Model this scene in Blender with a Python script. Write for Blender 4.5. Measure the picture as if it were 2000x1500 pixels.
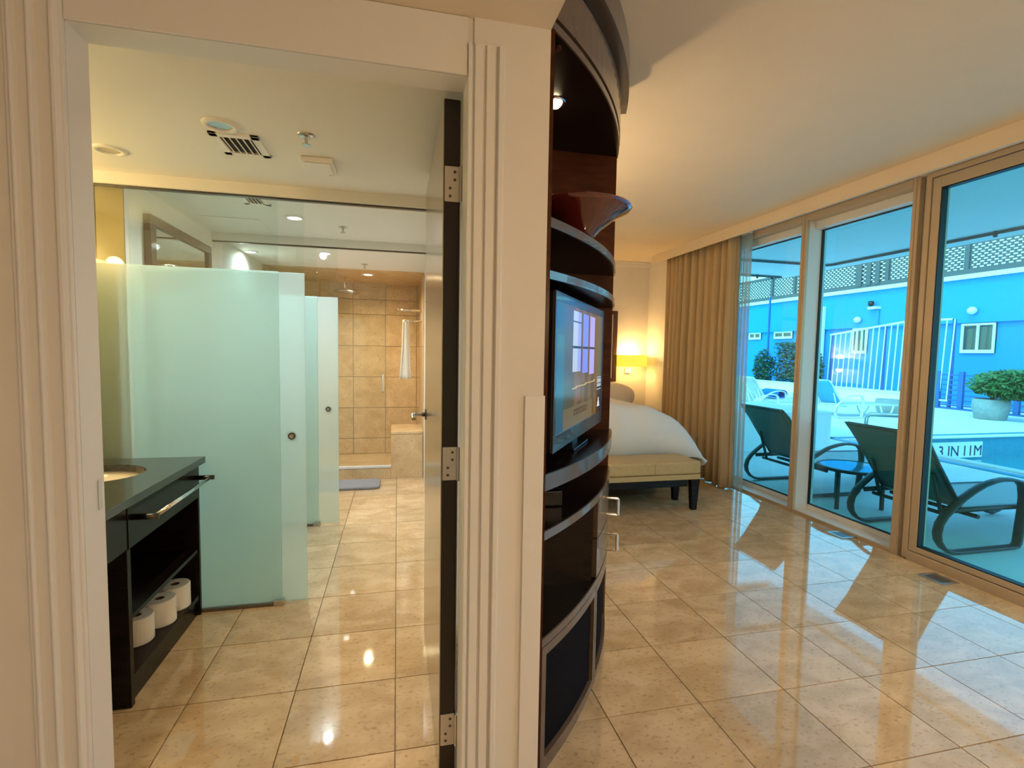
import bpy, bmesh, math, random
from mathutils import Vector, Matrix
random.seed(7)
for o in list(bpy.data.objects): bpy.data.objects.remove(o)
scene = bpy.context.scene
S = 1.4                      # all lengths below are in camera heights; S turns them into metres

# ------------------------------------------------------------------ camera
yaw, pitch, roll, FPX = .226007, .0645704, .0167287, 978.7
fw = Vector((math.sin(yaw)*math.cos(pitch), math.cos(yaw)*math.cos(pitch), -math.sin(pitch)))
rt = Vector((math.cos(yaw), -math.sin(yaw), 0)); up = rt.cross(fw)
r2 = rt*math.cos(roll)+up*math.sin(roll); u2 = -rt*math.sin(roll)+up*math.cos(roll)
cam = bpy.data.cameras.new('camera'); co = bpy.data.objects.new('camera', cam)
scene.collection.objects.link(co); scene.camera = co
cam.sensor_fit = 'HORIZONTAL'; cam.sensor_width = 36; cam.lens = FPX/2000*36
cam.clip_start = .02; cam.clip_end = 300
m = Matrix((r2, u2, -fw)).transposed().to_4x4(); m.translation = Vector((0, 0, S)); co.matrix_world = m

# ------------------------------------------------------------------ world, sun, exposure
w = bpy.data.worlds.new('world'); scene.world = w; w.use_nodes = True
wt = w.node_tree; bg = wt.nodes['Background']
sky = wt.nodes.new('ShaderNodeTexSky'); sky.sky_type = 'NISHITA'; sky.sun_disc = False
sky.sun_elevation = math.radians(52); sky.sun_rotation = math.radians(250); sky.air_density = 1.0; sky.dust_density = .6
wt.links.new(sky.outputs[0], bg.inputs[0]); bg.inputs[1].default_value = .37
sl = bpy.data.lights.new('sun', 'SUN'); sl.energy = .75; sl.angle = .01; sl.color = (1, .96, .9)
so = bpy.data.objects.new('sun', sl); scene.collection.objects.link(so)
so.rotation_euler = Vector((.55, .30, -.80)).to_track_quat('-Z', 'Y').to_euler()
vs = scene.view_settings; vs.view_transform = 'Standard'; vs.look = 'None'; vs.exposure = 1.0; vs.gamma = 1.0
vs.use_curve_mapping = False

# ------------------------------------------------------------------ materials
MATS = {}
def nodes(name):
    m = bpy.data.materials.new(name); m.use_nodes = True; MATS[name] = m
    return m, m.node_tree, m.node_tree.nodes['Principled BSDF']
def mat(name, col, rough=.5, metal=0, spec=.5, emit=None, es=0, coat=0, var=0, scale=20, bump=0, trans=0, stretch=None):
    m, t, b = nodes(name)
    b.inputs['Base Color'].default_value = (*col, 1); b.inputs['Roughness'].default_value = rough
    b.inputs['Metallic'].default_value = metal; b.inputs['Specular IOR Level'].default_value = spec
    b.inputs['Coat Weight'].default_value = coat
    if emit: b.inputs['Emission Color'].default_value = (*emit, 1); b.inputs['Emission Strength'].default_value = es
    if var or bump:
        tc = t.nodes.new('ShaderNodeTexCoord'); mp = t.nodes.new('ShaderNodeMapping')
        if stretch: mp.inputs['Scale'].default_value = stretch
        n = t.nodes.new('ShaderNodeTexNoise'); n.inputs['Scale'].default_value = scale; n.inputs['Detail'].default_value = 5
        t.links.new(tc.outputs['Object'], mp.inputs[0]); t.links.new(mp.outputs[0], n.inputs['Vector'])
        if var:
            r = t.nodes.new('ShaderNodeValToRGB')
            r.color_ramp.elements[0].position = .3; r.color_ramp.elements[1].position = .7
            r.color_ramp.elements[0].color = (*[c*(1-var) for c in col], 1)
            r.color_ramp.elements[1].color = (*[min(1, c*(1+var)) for c in col], 1)
            t.links.new(n.outputs['Fac'], r.inputs[0]); t.links.new(r.outputs[0], b.inputs['Base Color'])
        if bump:
            bp = t.nodes.new('ShaderNodeBump'); bp.inputs['Strength'].default_value = bump; bp.inputs['Distance'].default_value = .01
            t.links.new(n.outputs['Fac'], bp.inputs['Height']); t.links.new(bp.outputs[0], b.inputs['Normal'])
    return m
def stone(name, c1, c2, rough, spec, ior=1.5, scale=5.0, spread=.10):
    """polished limestone / marble: soft clouds, fine veins and specks, a little different from tile to tile"""
    m, t, b = nodes(name); N = t.nodes; L = t.links
    tc = N.new('ShaderNodeTexCoord'); oi = N.new('ShaderNodeObjectInfo')
    vm = N.new('ShaderNodeVectorMath'); vm.operation = 'SCALE'; vm.inputs[0].default_value = (37, 91, 53)
    L.new(oi.outputs['Random'], vm.inputs['Scale'])
    ad = N.new('ShaderNodeVectorMath'); ad.operation = 'ADD'
    L.new(tc.outputs['Object'], ad.inputs[0]); L.new(vm.outputs[0], ad.inputs[1])
    n1 = N.new('ShaderNodeTexNoise'); n1.inputs['Scale'].default_value = scale; n1.inputs['Detail'].default_value = 8; n1.inputs['Distortion'].default_value = .6
    mp = N.new('ShaderNodeMapping'); mp.inputs['Scale'].default_value = (1, 1.5, 1)
    L.new(ad.outputs[0], mp.inputs[0]); L.new(mp.outputs[0], n1.inputs['Vector'])
    r = N.new('ShaderNodeValToRGB'); r.color_ramp.elements[0].position = .34; r.color_ramp.elements[1].position = .66
    r.color_ramp.elements[0].color = (*c2, 1); r.color_ramp.elements[1].color = (*c1, 1); L.new(n1.outputs['Fac'], r.inputs[0])
    n2 = N.new('ShaderNodeTexNoise'); n2.inputs['Scale'].default_value = scale*9; n2.inputs['Detail'].default_value = 6
    L.new(mp.outputs[0], n2.inputs['Vector'])
    r2_ = N.new('ShaderNodeValToRGB'); r2_.color_ramp.elements[0].position = .30; r2_.color_ramp.elements[1].position = .44
    r2_.color_ramp.elements[0].color = (.62, .55, .48, 1); r2_.color_ramp.elements[1].color = (1, 1, 1, 1)
    L.new(n2.outputs['Fac'], r2_.inputs[0])
    mx = N.new('ShaderNodeMix'); mx.data_type = 'RGBA'; mx.blend_type = 'MULTIPLY'; mx.inputs['Factor'].default_value = .7
    L.new(r.outputs[0], mx.inputs['A']); L.new(r2_.outputs[0], mx.inputs['B'])
    mr = N.new('ShaderNodeMapRange'); mr.inputs['To Min'].default_value = 1-spread; mr.inputs['To Max'].default_value = 1+spread*.6
    L.new(oi.outputs['Random'], mr.inputs['Value'])
    hs = N.new('ShaderNodeHueSaturation'); L.new(mr.outputs[0], hs.inputs['Value']); L.new(mx.outputs['Result'], hs.inputs['Color'])
    L.new(hs.outputs[0], b.inputs['Base Color'])
    b.inputs['Roughness'].default_value = rough; b.inputs['Specular IOR Level'].default_value = spec; b.inputs['IOR'].default_value = ior
    return m
def pane(name, tint, gloss=1.0, rough=0.0):
    """flat clear glass: tinted straight-through transmission plus Fresnel reflection"""
    m = bpy.data.materials.new(name); m.use_nodes = True; t = m.node_tree; t.nodes.clear(); MATS[name] = m
    o = t.nodes.new('ShaderNodeOutputMaterial'); tr = t.nodes.new('ShaderNodeBsdfTransparent'); tr.inputs[0].default_value = (*tint, 1)
    g = t.nodes.new('ShaderNodeBsdfGlossy'); g.inputs['Roughness'].default_value = rough; g.inputs[0].default_value = (1, 1, 1, 1)
    f = t.nodes.new('ShaderNodeFresnel')
    ge = t.nodes.new('ShaderNodeNewGeometry'); ir = t.nodes.new('ShaderNodeMapRange'); ir.inputs['To Min'].default_value = 1.5; ir.inputs['To Max'].default_value = 1/1.5
    t.links.new(ge.outputs['Backfacing'], ir.inputs['Value']); t.links.new(ir.outputs[0], f.inputs[0])
    mu = t.nodes.new('ShaderNodeMath'); mu.operation = 'MULTIPLY'; mu.inputs[1].default_value = gloss; t.links.new(f.outputs[0], mu.inputs[0])
    mx = t.nodes.new('ShaderNodeMixShader'); t.links.new(mu.outputs[0], mx.inputs[0]); t.links.new(tr.outputs[0], mx.inputs[1]); t.links.new(g.outputs[0], mx.inputs[2])
    t.links.new(mx.outputs[0], o.inputs[0]); return m
def frosted(name, col):
    """acid-etched glass: scatters light both ways, shows near things behind it as soft blurs"""
    m = bpy.data.materials.new(name); m.use_nodes = True; t = m.node_tree; t.nodes.clear(); MATS[name] = m
    o = t.nodes.new('ShaderNodeOutputMaterial'); N = t.nodes
    tl = N.new('ShaderNodeBsdfTranslucent'); tl.inputs[0].default_value = (*col, 1)
    df = N.new('ShaderNodeBsdfDiffuse'); df.inputs[0].default_value = (*col, 1)
    rf = N.new('ShaderNodeBsdfRefraction'); rf.inputs['IOR'].default_value = 1.02; rf.inputs['Roughness'].default_value = .75; rf.inputs[0].default_value = (*col, 1)
    gl = N.new('ShaderNodeBsdfGlossy'); gl.inputs['Roughness'].default_value = .28
    a = N.new('ShaderNodeMixShader'); a.inputs[0].default_value = .22; t.links.new(tl.outputs[0], a.inputs[1]); t.links.new(df.outputs[0], a.inputs[2])
    b = N.new('ShaderNodeMixShader'); b.inputs[0].default_value = .6; t.links.new(a.outputs[0], b.inputs[1]); t.links.new(rf.outputs[0], b.inputs[2])
    c = N.new('ShaderNodeMixShader'); c.inputs[0].default_value = .05; t.links.new(b.outputs[0], c.inputs[1]); t.links.new(gl.outputs[0], c.inputs[2])
    t.links.new(c.outputs[0], o.inputs[0]); return m
def emis(name, col, st):
    m = bpy.data.materials.new(name); m.use_nodes = True; t = m.node_tree; t.nodes.clear(); MATS[name] = m
    o = t.nodes.new('ShaderNodeOutputMaterial'); e = t.nodes.new('ShaderNodeEmission'); e.inputs[0].default_value = (*col, 1); e.inputs[1].default_value = st
    t.links.new(e.outputs[0], o.inputs[0]); return m
def sheer_mat(name, col, open_=.55):
    m = bpy.data.materials.new(name); m.use_nodes = True; t = m.node_tree; t.nodes.clear(); MATS[name] = m
    o = t.nodes.new('ShaderNodeOutputMaterial'); tr = t.nodes.new('ShaderNodeBsdfTransparent')
    d = t.nodes.new('ShaderNodeBsdfDiffuse'); d.inputs[0].default_value = (*col, 1); tl = t.nodes.new('ShaderNodeBsdfTranslucent'); tl.inputs[0].default_value = (*col, 1)
    a = t.nodes.new('ShaderNodeMixShader'); t.links.new(d.outputs[0], a.inputs[1]); t.links.new(tl.outputs[0], a.inputs[2])
    x = t.nodes.new('ShaderNodeMixShader'); x.inputs[0].default_value = open_; t.links.new(a.outputs[0], x.inputs[1]); t.links.new(tr.outputs[0], x.inputs[2])
    t.links.new(x.outputs[0], o.inputs[0]); return m

mat('paint', (.76, .735, .70), .6, var=.02, scale=8)
mat('paint_bath', (.82, .80, .74), .6)
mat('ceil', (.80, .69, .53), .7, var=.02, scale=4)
mat('trimpaint', (.77, .76, .745), .38)
mat('grout', (.42, .33, .23), .7)
stone('marble', (.74, .545, .335), (.57, .395, .215), .04, .7, 1.8, 5.5)
stone('showerstone', (.74, .55, .32), (.60, .42, .22), .3, .4, 1.5, 6, .07)
mat('showergrout', (.36, .25, .13), .7)
mat('olive', (.30, .22, .07), .5, var=.1, scale=6)
mat('wood_dark', (.010, .006, .005), .22, spec=.2, coat=0, var=.3, scale=9, stretch=(1, 1, 6))
mat('wood_red', (.06, .016, .006), .25, spec=.15, coat=0, var=.35, scale=6, stretch=(1, 1, 5))
mat('wood_edge', (.12, .09, .07), .25, coat=.5)
mat('wood_front', (.12, .08, .055), .25, coat=.5, var=.15, scale=8)
mat('black', (.008, .008, .009), .3)
mat('mesh_black', (.006, .006, .008), .8, spec=.08, bump=.6, scale=300)
mat('granite', (.030, .032, .026), .12, coat=.3, var=.4, scale=60)
mat('basin', (.85, .78, .66), .12, coat=.4)
mat('chrome', (.78, .78, .78), .10, metal=1)
mat('steel', (.55, .55, .53), .30, metal=1)
mat('darkmetal', (.10, .09, .08), .3, metal=1)
mat('doorface', (.46, .39, .30), .20, metal=.75)
mat('doorcore', (.012, .008, .007), .35)
mat('paper', (.86, .84, .80), .85, bump=.15, scale=90)
mat('towel', (.84, .82, .76), .95, bump=.5, scale=160)
mat('matgrey', (.30, .31, .35), .95, bump=.8, scale=120, var=.15)
mat('linen', (.84, .80, .76), .85, bump=.12, scale=14)
mat('bench_fab', (.55, .40, .19), .5, var=.06, scale=30)
mat('curtain', (.50, .38, .22), .75, var=.10, scale=40, stretch=(1, 1, .02))
sheer_mat('sheer', (.62, .60, .52), .45)
mat('alu', (.56, .45, .31), .42, metal=.15)
mat('alu_out', (.76, .77, .76), .4)
mat('gasket', (.006, .006, .008), .5)
pane('window_glass', (.545, .965, .955), 1.0)
pane('clear_glass', (.955, .985, .975), 1.0)
pane('clear_side', (.96, .985, .98), 1.0)
frosted('frost', (.82, .935, .93))
mat('mirror', (.80, .84, .84), .02, metal=1)
mat('frame_red', (.07, .025, .014), .3, coat=.3)
mat('white_plastic', (.82, .79, .73), .45)
mat('ventdark', (.05, .045, .04), .8)
mat('tv_bezel', (.055, .060, .062), .22, coat=.3)
mat('bowl', (.10, .012, .008), .06, coat=1.0, spec=.6)
emis('lamp_on', (1, .80, .45), 30)
emis('lamp_white', (1, .93, .82), 26)
emis('tube_on', (1, .72, .26), 10)
mat('shade', (.80, .62, .22), .7, emit=(1, .62, .04), es=.55)
mat('shade_soft', (.8, .7, .5), .8, emit=(1, .75, .4), es=.5)
emis('shade_top', (1, .80, .30), 4)
mat('ext_ceiling', (.90, .91, .91), .8)
mat('deck', (.80, .80, .77), .65, var=.05, scale=3)
mat('coping', (.74, .76, .74), .5)
mat('pool_wall', (.06, .30, .42), .3, var=.25, scale=70)
mat('water', (.03, .26, .33), .04, spec=.8, bump=.08, scale=4)
mat('signwhite', (.88, .89, .88), .4)
mat('ink', (.02, .05, .12), .5)
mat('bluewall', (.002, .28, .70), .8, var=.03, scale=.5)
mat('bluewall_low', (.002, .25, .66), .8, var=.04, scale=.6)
mat('extwhite', (.86, .87, .86), .6)
mat('screen_dark', (.11, .10, .11), .6)
mat('bluefence', (.01, .10, .32), .5)
mat('winglass_far', (.03, .045, .055), .08, spec=.7)
mat('conc', (.30, .32, .31), .85, var=.12, scale=12)
mat('leaf', (.045, .16, .035), .55, var=.5, scale=30)
mat('leaf_dark', (.03, .085, .04), .6, var=.5, scale=30)
mat('bark', (.10, .06, .035), .9)
mat('frame_brown', (.060, .062, .058), .45, metal=.3)
mat('sling', (.17, .17, .155), .6, bump=.2, scale=400)  # lounger fabric, with the shade on the backrest's rear put into the tone
mat('sling_skylit', (.52, .54, .54), .6, bump=.2, scale=400)  # same fabric, skylight on the seat put into a paler tone
mat('frame_white', (.80, .82, .82), .4)
mat('sling_pale', (.45, .50, .50), .7)
mat('towel_blue', (.01, .18, .60), .9)
mat('sling_blue', (.05, .42, .75), .7)
mat('table_glass', (.10, .32, .40), .05, spec=.9)
mat('kickplate', (.60, .57, .52), .35, metal=.3)

# ------------------------------------------------------------------ mesh helpers
C = scene.collection
class MB:
    def __init__(s): s.v = []; s.f = []
    def add(s, vs_, fs):
        n = len(s.v); s.v += [tuple(v) for v in vs_]; s.f += [tuple(i+n for i in f) for f in fs]; return s
    def box(s, x0, x1, y0, y1, z0, z1):
        v = [(x, y, z) for z in (z0, z1) for y in (y0, y1) for x in (x0, x1)]
        return s.add(v, [(0, 2, 3, 1), (4, 5, 7, 6), (0, 1, 5, 4), (2, 6, 7, 3), (0, 4, 6, 2), (1, 3, 7, 5)])
    def prism(s, poly, z0, z1):
        n = len(poly); v = [(x, y, z0) for x, y in poly]+[(x, y, z1) for x, y in poly]
        return s.add(v, [tuple(range(n))[::-1], tuple(range(n, 2*n))]+[(i, (i+1) % n, n+(i+1) % n, n+i) for i in range(n)])
    def tube(s, path, r, n=8, closed=False, ry=None, caps=True):
        """round (or oval) tube along a path; r in-plane, ry across"""
        P = [Vector(p) for p in path]; k = len(P); rings = []
        prevn = None
        for i, p in enumerate(P):
            a = P[(i-1) % k] if closed or i else p; b = P[(i+1) % k] if closed or i < k-1 else p
            d = (b-a).normalized()
            ref = Vector((0, 1, 0)) if abs(d.y) < .9 else Vector((0, 0, 1))
            if prevn is None: nn = d.cross(ref).normalized()
            else:
                nn = (prevn-d*prevn.dot(d)).normalized()
            prevn = nn; bb = d.cross(nn)
            rr = r[i] if isinstance(r, (list, tuple)) else r
            r_b = ry if ry else rr
            rings.append([p+nn*math.cos(2*math.pi*j/n)*rr+bb*math.sin(2*math.pi*j/n)*r_b for j in range(n)])
        v = [q for R in rings for q in R]; f = []
        for i in range(k if closed else k-1):
            for j in range(n):
                a, b = i*n+j, i*n+(j+1) % n; c, d = ((i+1) % k)*n+(j+1) % n, ((i+1) % k)*n+j
                f.append((a, b, c, d))
        if not closed and caps: f += [tuple(range(n))[::-1], tuple(range((k-1)*n, k*n))]
        return s.add(v, f)
    def lathe(s, prof, c, n=32, sx=1, sy=1, closed=False):
        v = [(c[0]+r*math.cos(2*math.pi*j/n)*sx, c[1]+r*math.sin(2*math.pi*j/n)*sy, c[2]+z) for r, z in prof for j in range(n)]
        f = []
        k = len(prof)
        for i in range(k if closed else k-1):
            for j in range(n):
                i2 = (i+1) % k
                f.append((i*n+j, i*n+(j+1) % n, i2*n+(j+1) % n, i2*n+j))
        if not closed:
            f += [tuple(range(n))[::-1], tuple(range((k-1)*n, k*n))]
        return s.add(v, f)
    def grid(s, fn, nu, nv):
        v = [fn(i/nu, j/nv) for j in range(nv+1) for i in range(nu+1)]
        return s.add(v, [(j*(nu+1)+i, j*(nu+1)+i+1, (j+1)*(nu+1)+i+1, (j+1)*(nu+1)+i) for j in range(nv) for i in range(nu)])
    def build(s, name, material, parent=None, bevel=0, smooth=False, solid=0, subd=0, fix=True):
        pl = parent.get('_o', (0, 0, 0)) if parent else (0, 0, 0)
        me = bpy.data.meshes.new(name)
        me.from_pydata([((x-pl[0])*S, (y-pl[1])*S, (z-pl[2])*S) for x, y, z in s.v], [], s.f)
        if fix:
            bm = bmesh.new(); bm.from_mesh(me); bmesh.ops.recalc_face_normals(bm, faces=bm.faces); bm.to_mesh(me); bm.free()
        me.materials.append(MATS[material]); me.update()
        if smooth:
            for p in me.polygons: p.use_smooth = True
        o = bpy.data.objects.new(name, me); C.objects.link(o)
        o['_o'] = tuple(pl)
        if parent: o.parent = parent
        if solid: md = o.modifiers.new('solid', 'SOLIDIFY'); md.thickness = solid*S; md.offset = 0
        if bevel: md = o.modifiers.new('bevel', 'BEVEL'); md.width = bevel*S; md.segments = 2; md.limit_method = 'ANGLE'
        if subd: md = o.modifiers.new('sub', 'SUBSURF'); md.levels = subd; md.render_levels = subd
        return o
def B(*a): return MB().box(*a)
def empty(name, loc=(0, 0, 0)):
    o = bpy.data.objects.new(name, None); C.objects.link(o); o.location = [c*S for c in loc]; o['_o'] = tuple(loc); o.empty_display_size = .05
    return o
def tag(o, label=None, cat=None, group=None, kind=None):
    if label: o['label'] = label
    if cat: o['category'] = cat
    if group: o['group'] = group
    if kind: o['kind'] = kind
    return o
def thing(name, loc, label, cat, group=None): return tag(empty(name, loc), label, cat, group)
def struct(o, label=None, cat=None): return tag(o, label, cat, kind='structure')
def copy_tree(o, parent=None):
    c = o.copy(); C.objects.link(c); c.parent = parent
    for ch in list(o.children): copy_tree(ch, c)
    return c
def light(kind, loc, power, col, parent=None, size=.05, spot=None, dirv=None, blend=.6):
    l = bpy.data.lights.new('bulb_light', kind); l.energy = power; l.color = col
    if kind == 'AREA': l.shape = 'DISK'; l.size = size*S
    else: l.shadow_soft_size = size*S
    if spot: l.spot_size = math.radians(spot); l.spot_blend = blend
    o = bpy.data.objects.new('bulb_light', l); C.objects.link(o)
    pl = parent.get('_o', (0, 0, 0)) if parent else (0, 0, 0)
    o.location = [(a-b)*S for a, b in zip(loc, pl)]
    if parent: o.parent = parent
    if dirv: o.rotation_euler = Vector(dirv).to_track_quat('-Z', 'Y').to_euler()
    return o

# ------------------------------------------------------------------ the room shell
DF, DB = 1.0255, 1.10                  # front and back face of the wall with the bathroom door
XL, XR, ZH = -.549, .1363, 1.5465      # door opening
ZC, ZHALL, ZBED = 1.597, 1.658, 1.918  # ceilings: bathroom, hall, bedroom
XEND = .306                            # free end of that wall
XWIN, XGL, YB = 2.49, 2.61, 4.70
T = .2845                              # floor tile pitch
floor = struct(B(-1.35, 2.61, -2.4, 4.95, -.08, -.006).build('floor', 'grout'), 'polished cream marble tile floor running through hall, bathroom and bedroom', 'floor')
tile_me = {}
g = .0016
for i in range(-5, 9):
    for j in range(-5, 14):
        x0, y0 = -.003+i*T, .937+j*T; x1, y1 = x0+T, y0+T
        x0c, x1c, y0c, y1c = max(x0, -1.30), min(x1, 2.475), y0, min(y1, 4.70)
        if x1c-x0c < .03 or y1c-y0c < .03: continue
        if x0 > .30 and False: continue
        key = (round(x1c-x0c, 4), round(y1c-y0c, 4))
        if key not in tile_me:
            a, b = key
            o = B(-a/2+g, a/2-g, -b/2+g, b/2-g, -.012, 0).build('floor_tile', 'marble', None)
            tile_me[key] = o.data
        else:
            o = bpy.data.objects.new('floor_tile', tile_me[key]); C.objects.link(o)
        o.parent = floor; o.location = ((x0c+x1c)/2*S, (y0c+y1c)/2*S, 0)

# wall with the bathroom door (hole for the opening)
wm = MB()
wm.box(-1.30, XL-.012, DF+.008, DB, 0, ZHALL); wm.box(XR+.012, XEND, DF+.002, DB, 0, ZHALL); wm.box(XL-.012, XR+.012, DF+.0075, DB, ZH+.012, ZHALL)
struct(wm.build('wall_front', 'paint'), 'off-white hall wall around the bathroom doorway', 'wall')
jb = MB().box(XL-.012, XL, DF+.0085, DB, 0, ZH+.012).box(XR, XR+.012, DF+.0085, DB, 0, ZH+.012).box(XL, XR, DF+.0085, DB, ZH, ZH+.012)
jamb = struct(jb.build('trim_1', 'trimpaint'), 'white painted jamb lining the bathroom doorway', 'trim')
B(XL-.001, XL+.0015, 1.078, 1.09, .688, .745).build('strike_plate', 'steel', jamb)
# fluted casings
def casing(xa, xb, steps, name, label):
    """xa inner edge, xb outer edge; profile of flats and beads"""
    mb = MB(); n = len(steps)
    pts = [(xa, DF+.008)]
    for t, d in steps: pts.append((xa+(xb-xa)*t, DF+.004-d))
    pts.append((xb, DF+.008))
    mb.prism(pts, 0, ZH+.06 if xa > 0 else ZHALL)
    return struct(mb.build(name, 'trimpaint', bevel=.0012), label, 'trim')
casing(XL, -.634, [(0, .006), (.06, .006), (.10, .013), (.17, .013), (.21, .004), (.47, .004), (.51, .012), (.56, .012), (.60, .003), (.80, .003), (.84, .010), (.89, .010), (.92, .003), (1, .003)], 'trim_2', 'white fluted door casing on the left of the bathroom doorway')
casing(XR, .211, [(0, .008), (.10, .008), (.12, .001), (.16, .001), (.18, .008), (.40, .008), (.42, .001), (.47, .001), (.49, .009), (.72, .009), (.74, .001), (.79, .001), (.82, .012), (.96, .012), (1, .002)], 'trim_3', 'white fluted door casing on the right of the bathroom doorway')
struct(B(XL, XR, DF+.0025, DF+.0082, ZH, ZHALL-.0005).build('trim_4', 'trimpaint', bevel=.002), 'white flat head casing above the bathroom doorway', 'trim')
struct(B(.264, XEND+.002, DF-.004, DF+.004, 0, .907).build('trim_5', 'trimpaint', bevel=.001), 'white corner guard on the free end of the hall wall', 'trim')
# ceilings
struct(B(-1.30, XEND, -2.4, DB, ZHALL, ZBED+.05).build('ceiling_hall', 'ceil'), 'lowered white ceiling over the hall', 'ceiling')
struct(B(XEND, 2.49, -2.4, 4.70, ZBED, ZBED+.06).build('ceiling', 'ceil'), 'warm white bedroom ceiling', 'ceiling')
struct(B(-1.30, .25, DB, 4.95, ZC, ZBED+.05).build('ceiling_bathroom', 'paint_bath'), 'white bathroom ceiling', 'ceiling')
# roof over everything so no sky leaks in
struct(B(-1.5, 4.85, -5.5, 5.6, 2.0, 2.12).build('roof_slab', 'ext_ceiling'), 'pale terrace overhang ceiling outside the windows', 'overhang')
# side, rear and back walls
struct(B(-1.36, -1.30, -2.4, DF+.05, 0, 2.0).build('wall_left', 'paint'), 'off-white left hall wall', 'wall')
struct(B(-1.36, 2.75, -2.46, -2.4, -.08, 2.0).build('wall_rear', 'paint'), 'off-white wall behind the viewer', 'wall')
bw = struct(B(.25, 2.62, YB, YB+.06, 0, 2.0).build('wall_back', 'paint'), 'cream bedroom wall behind the bed', 'wall')
B(.25, 2.49, YB-.012, YB, ZBED-.05, ZBED-.012).build('cornice', 'trimpaint', bw, bevel=.004)
B(.25, 2.49, YB-.025, YB, ZBED-.016, ZBED).build('cornice', 'trimpaint', bw, bevel=.004)
struct(B(.215, .30, DB, 4.95, 0, 2.0).build('wall_partition', 'paint'), 'white wall between bathroom and bedroom', 'wall')
struct(B(XWIN, XWIN+.16, 4.12, YB+.06, -.08, 2.0).build('wall_right', 'paint'), 'cream wall strip between curtain and back corner', 'wall')
# window soffit
struct(B(2.33, 2.345, -2.4, 4.36, 1.842, ZBED).build('trim_6', 'ceil'), 'cream pelmet along the ceiling above the windows', 'trim')
struct(B(XWIN, 2.7, -2.4, 4.2, 1.885, 2.0).build('wall_right_head', 'paint'), 'cream lintel above the windows', 'wall')

# ------------------------------------------------------------------ windows
Z0, ZT = .045, 1.795
def fixed_window(n, y0, y1, label):
    """fixed pane set deep: opening between y0 and y1, inner frame at XWIN, glass at XGL"""
    w_ = struct(empty('window_%d' % n, (XWIN, y0, 0)), label, 'window')
    B(XWIN+.012, XGL+.03, y0, y1, -.05, .012).build('sill', 'alu_out', w_, bevel=.002)
    B(XGL-.008, XGL+.03, y0, y1, .012, Z0).build('bottom_rail', 'alu_out', w_, bevel=.002)
    B(XWIN, XWIN+.012, y0, y1, -.03, .016).build('inner_sill_trim', 'alu', w_, bevel=.001)
    B(XWIN, XGL+.03, y0, y1, ZT+.05, 1.89).build('top_rail', 'alu', w_, bevel=.002)
    B(XGL-.06, XGL+.03, y0, y1, ZT, ZT+.05).build('head_reveal', 'alu_out', w_, bevel=.002)
    gk = MB().box(XGL-.009, XGL+.006, y0, y1, Z0, Z0+.006).box(XGL-.009, XGL+.006, y0, y1, ZT-.006, ZT).box(XGL-.009, XGL+.006, y0, y0+.008, Z0, ZT).box(XGL-.009, XGL+.006, y1-.008, y1, Z0, ZT)
    gk.build('gasket', 'gasket', w_)
    B(XGL-.003, XGL+.003, y0+.002, y1-.002, Z0, ZT).build('pane', 'window_glass', w_)
    return w_
fixed_window(1, 2.735, 4.12, 'tall fixed window pane beside the curtain')
fixed_window(2, 2.034, 2.690, 'tall fixed window pane in the middle, set deep in its frame')
def mullion(y0, y1, label, parent=None):
    o = empty('mullion', (XWIN, y0, 0)); struct(o, label, 'mullion')
    B(XWIN, XWIN+.018, y0, y1, -.03, 1.89).build('inner_face', 'alu', o, bevel=.0012)
    B(XWIN-.004, XWIN, y0+(y1-y0)*.45, y1-(y1-y0)*.12, -.0, 1.89).build('raised_strip', 'alu', o, bevel=.001)
    B(XWIN+.018, XGL+.03, y0+.001, y1-.001, -.05, 1.89).build('outer_post', 'alu_out', o)
    return o
mullion(2.690, 2.735, 'beige metal mullion between the curtain pane and the middle pane')
mp_ = mullion(2.000, 2.034, 'beige metal post between the middle pane and the glazed door')
# terrace door
def glazed_door(n, y0, y1, label):
    d = struct(empty('window_%d' % n, (XWIN, y0, 0)), label, 'window')
    B(XWIN+.03, XGL+.03, y1-.0, y1+.055, -.05, 1.89).build('groove_back', 'alu', d)
    f = MB().box(XWIN, XWIN+.06, y0-.025, y0, 0, 1.89).box(XWIN, XWIN+.06, y1-.025, y1, 0, 1.89).box(XWIN, XWIN+.06, y0, y1-.025, 1.862, 1.89).box(XWIN, XWIN+.06, y0, y1-.025, -.03, .040)
    f.build('outer_frame', 'alu', d, bevel=.002)
    a0, a1 = y0+.003, y1-.028
    B(XWIN+.006, XWIN+.05, a1-.038, a1, .044, 1.858).build('stile', 'alu', d, bevel=.002)
    B(XWIN+.006, XWIN+.05, a0, a0+.038, .044, 1.858).build('stile', 'alu', d, bevel=.002)
    B(XWIN+.006, XWIN+.05, a0+.038, a1-.038, .044, .071).build('bottom_rail', 'alu', d, bevel=.002)
    B(XWIN+.006, XWIN+.05, a0+.038, a1-.038, 1.807, 1.858).build('top_rail', 'alu', d, bevel=.002)
    q0, q1 = a0+.038, a1-.038
    gk = MB().box(XWIN+.010, XWIN+.045, q1-.005, q1, .071, 1.807).box(XWIN+.010, XWIN+.045, q0, q0+.005, .071, 1.807).box(XWIN+.010, XWIN+.045, q0, q1, .071, .076).box(XWIN+.010, XWIN+.045, q0, q1, 1.802, 1.807)
    gk.build('gasket', 'gasket', d)
    B(XWIN+.028, XWIN+.034, q0, q1, .071, 1.807).build('pane', 'window_glass', d)
glazed_door(3, .92, 1.972, 'large glazed terrace door at the right edge')
mullion(.86, .893, 'beige metal post right of the glazed door')
fixed_window(4, .06, .86, 'fixed window pane beyond the glazed door')
mullion(-.04, .06, 'beige metal post behind the viewer')
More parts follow.
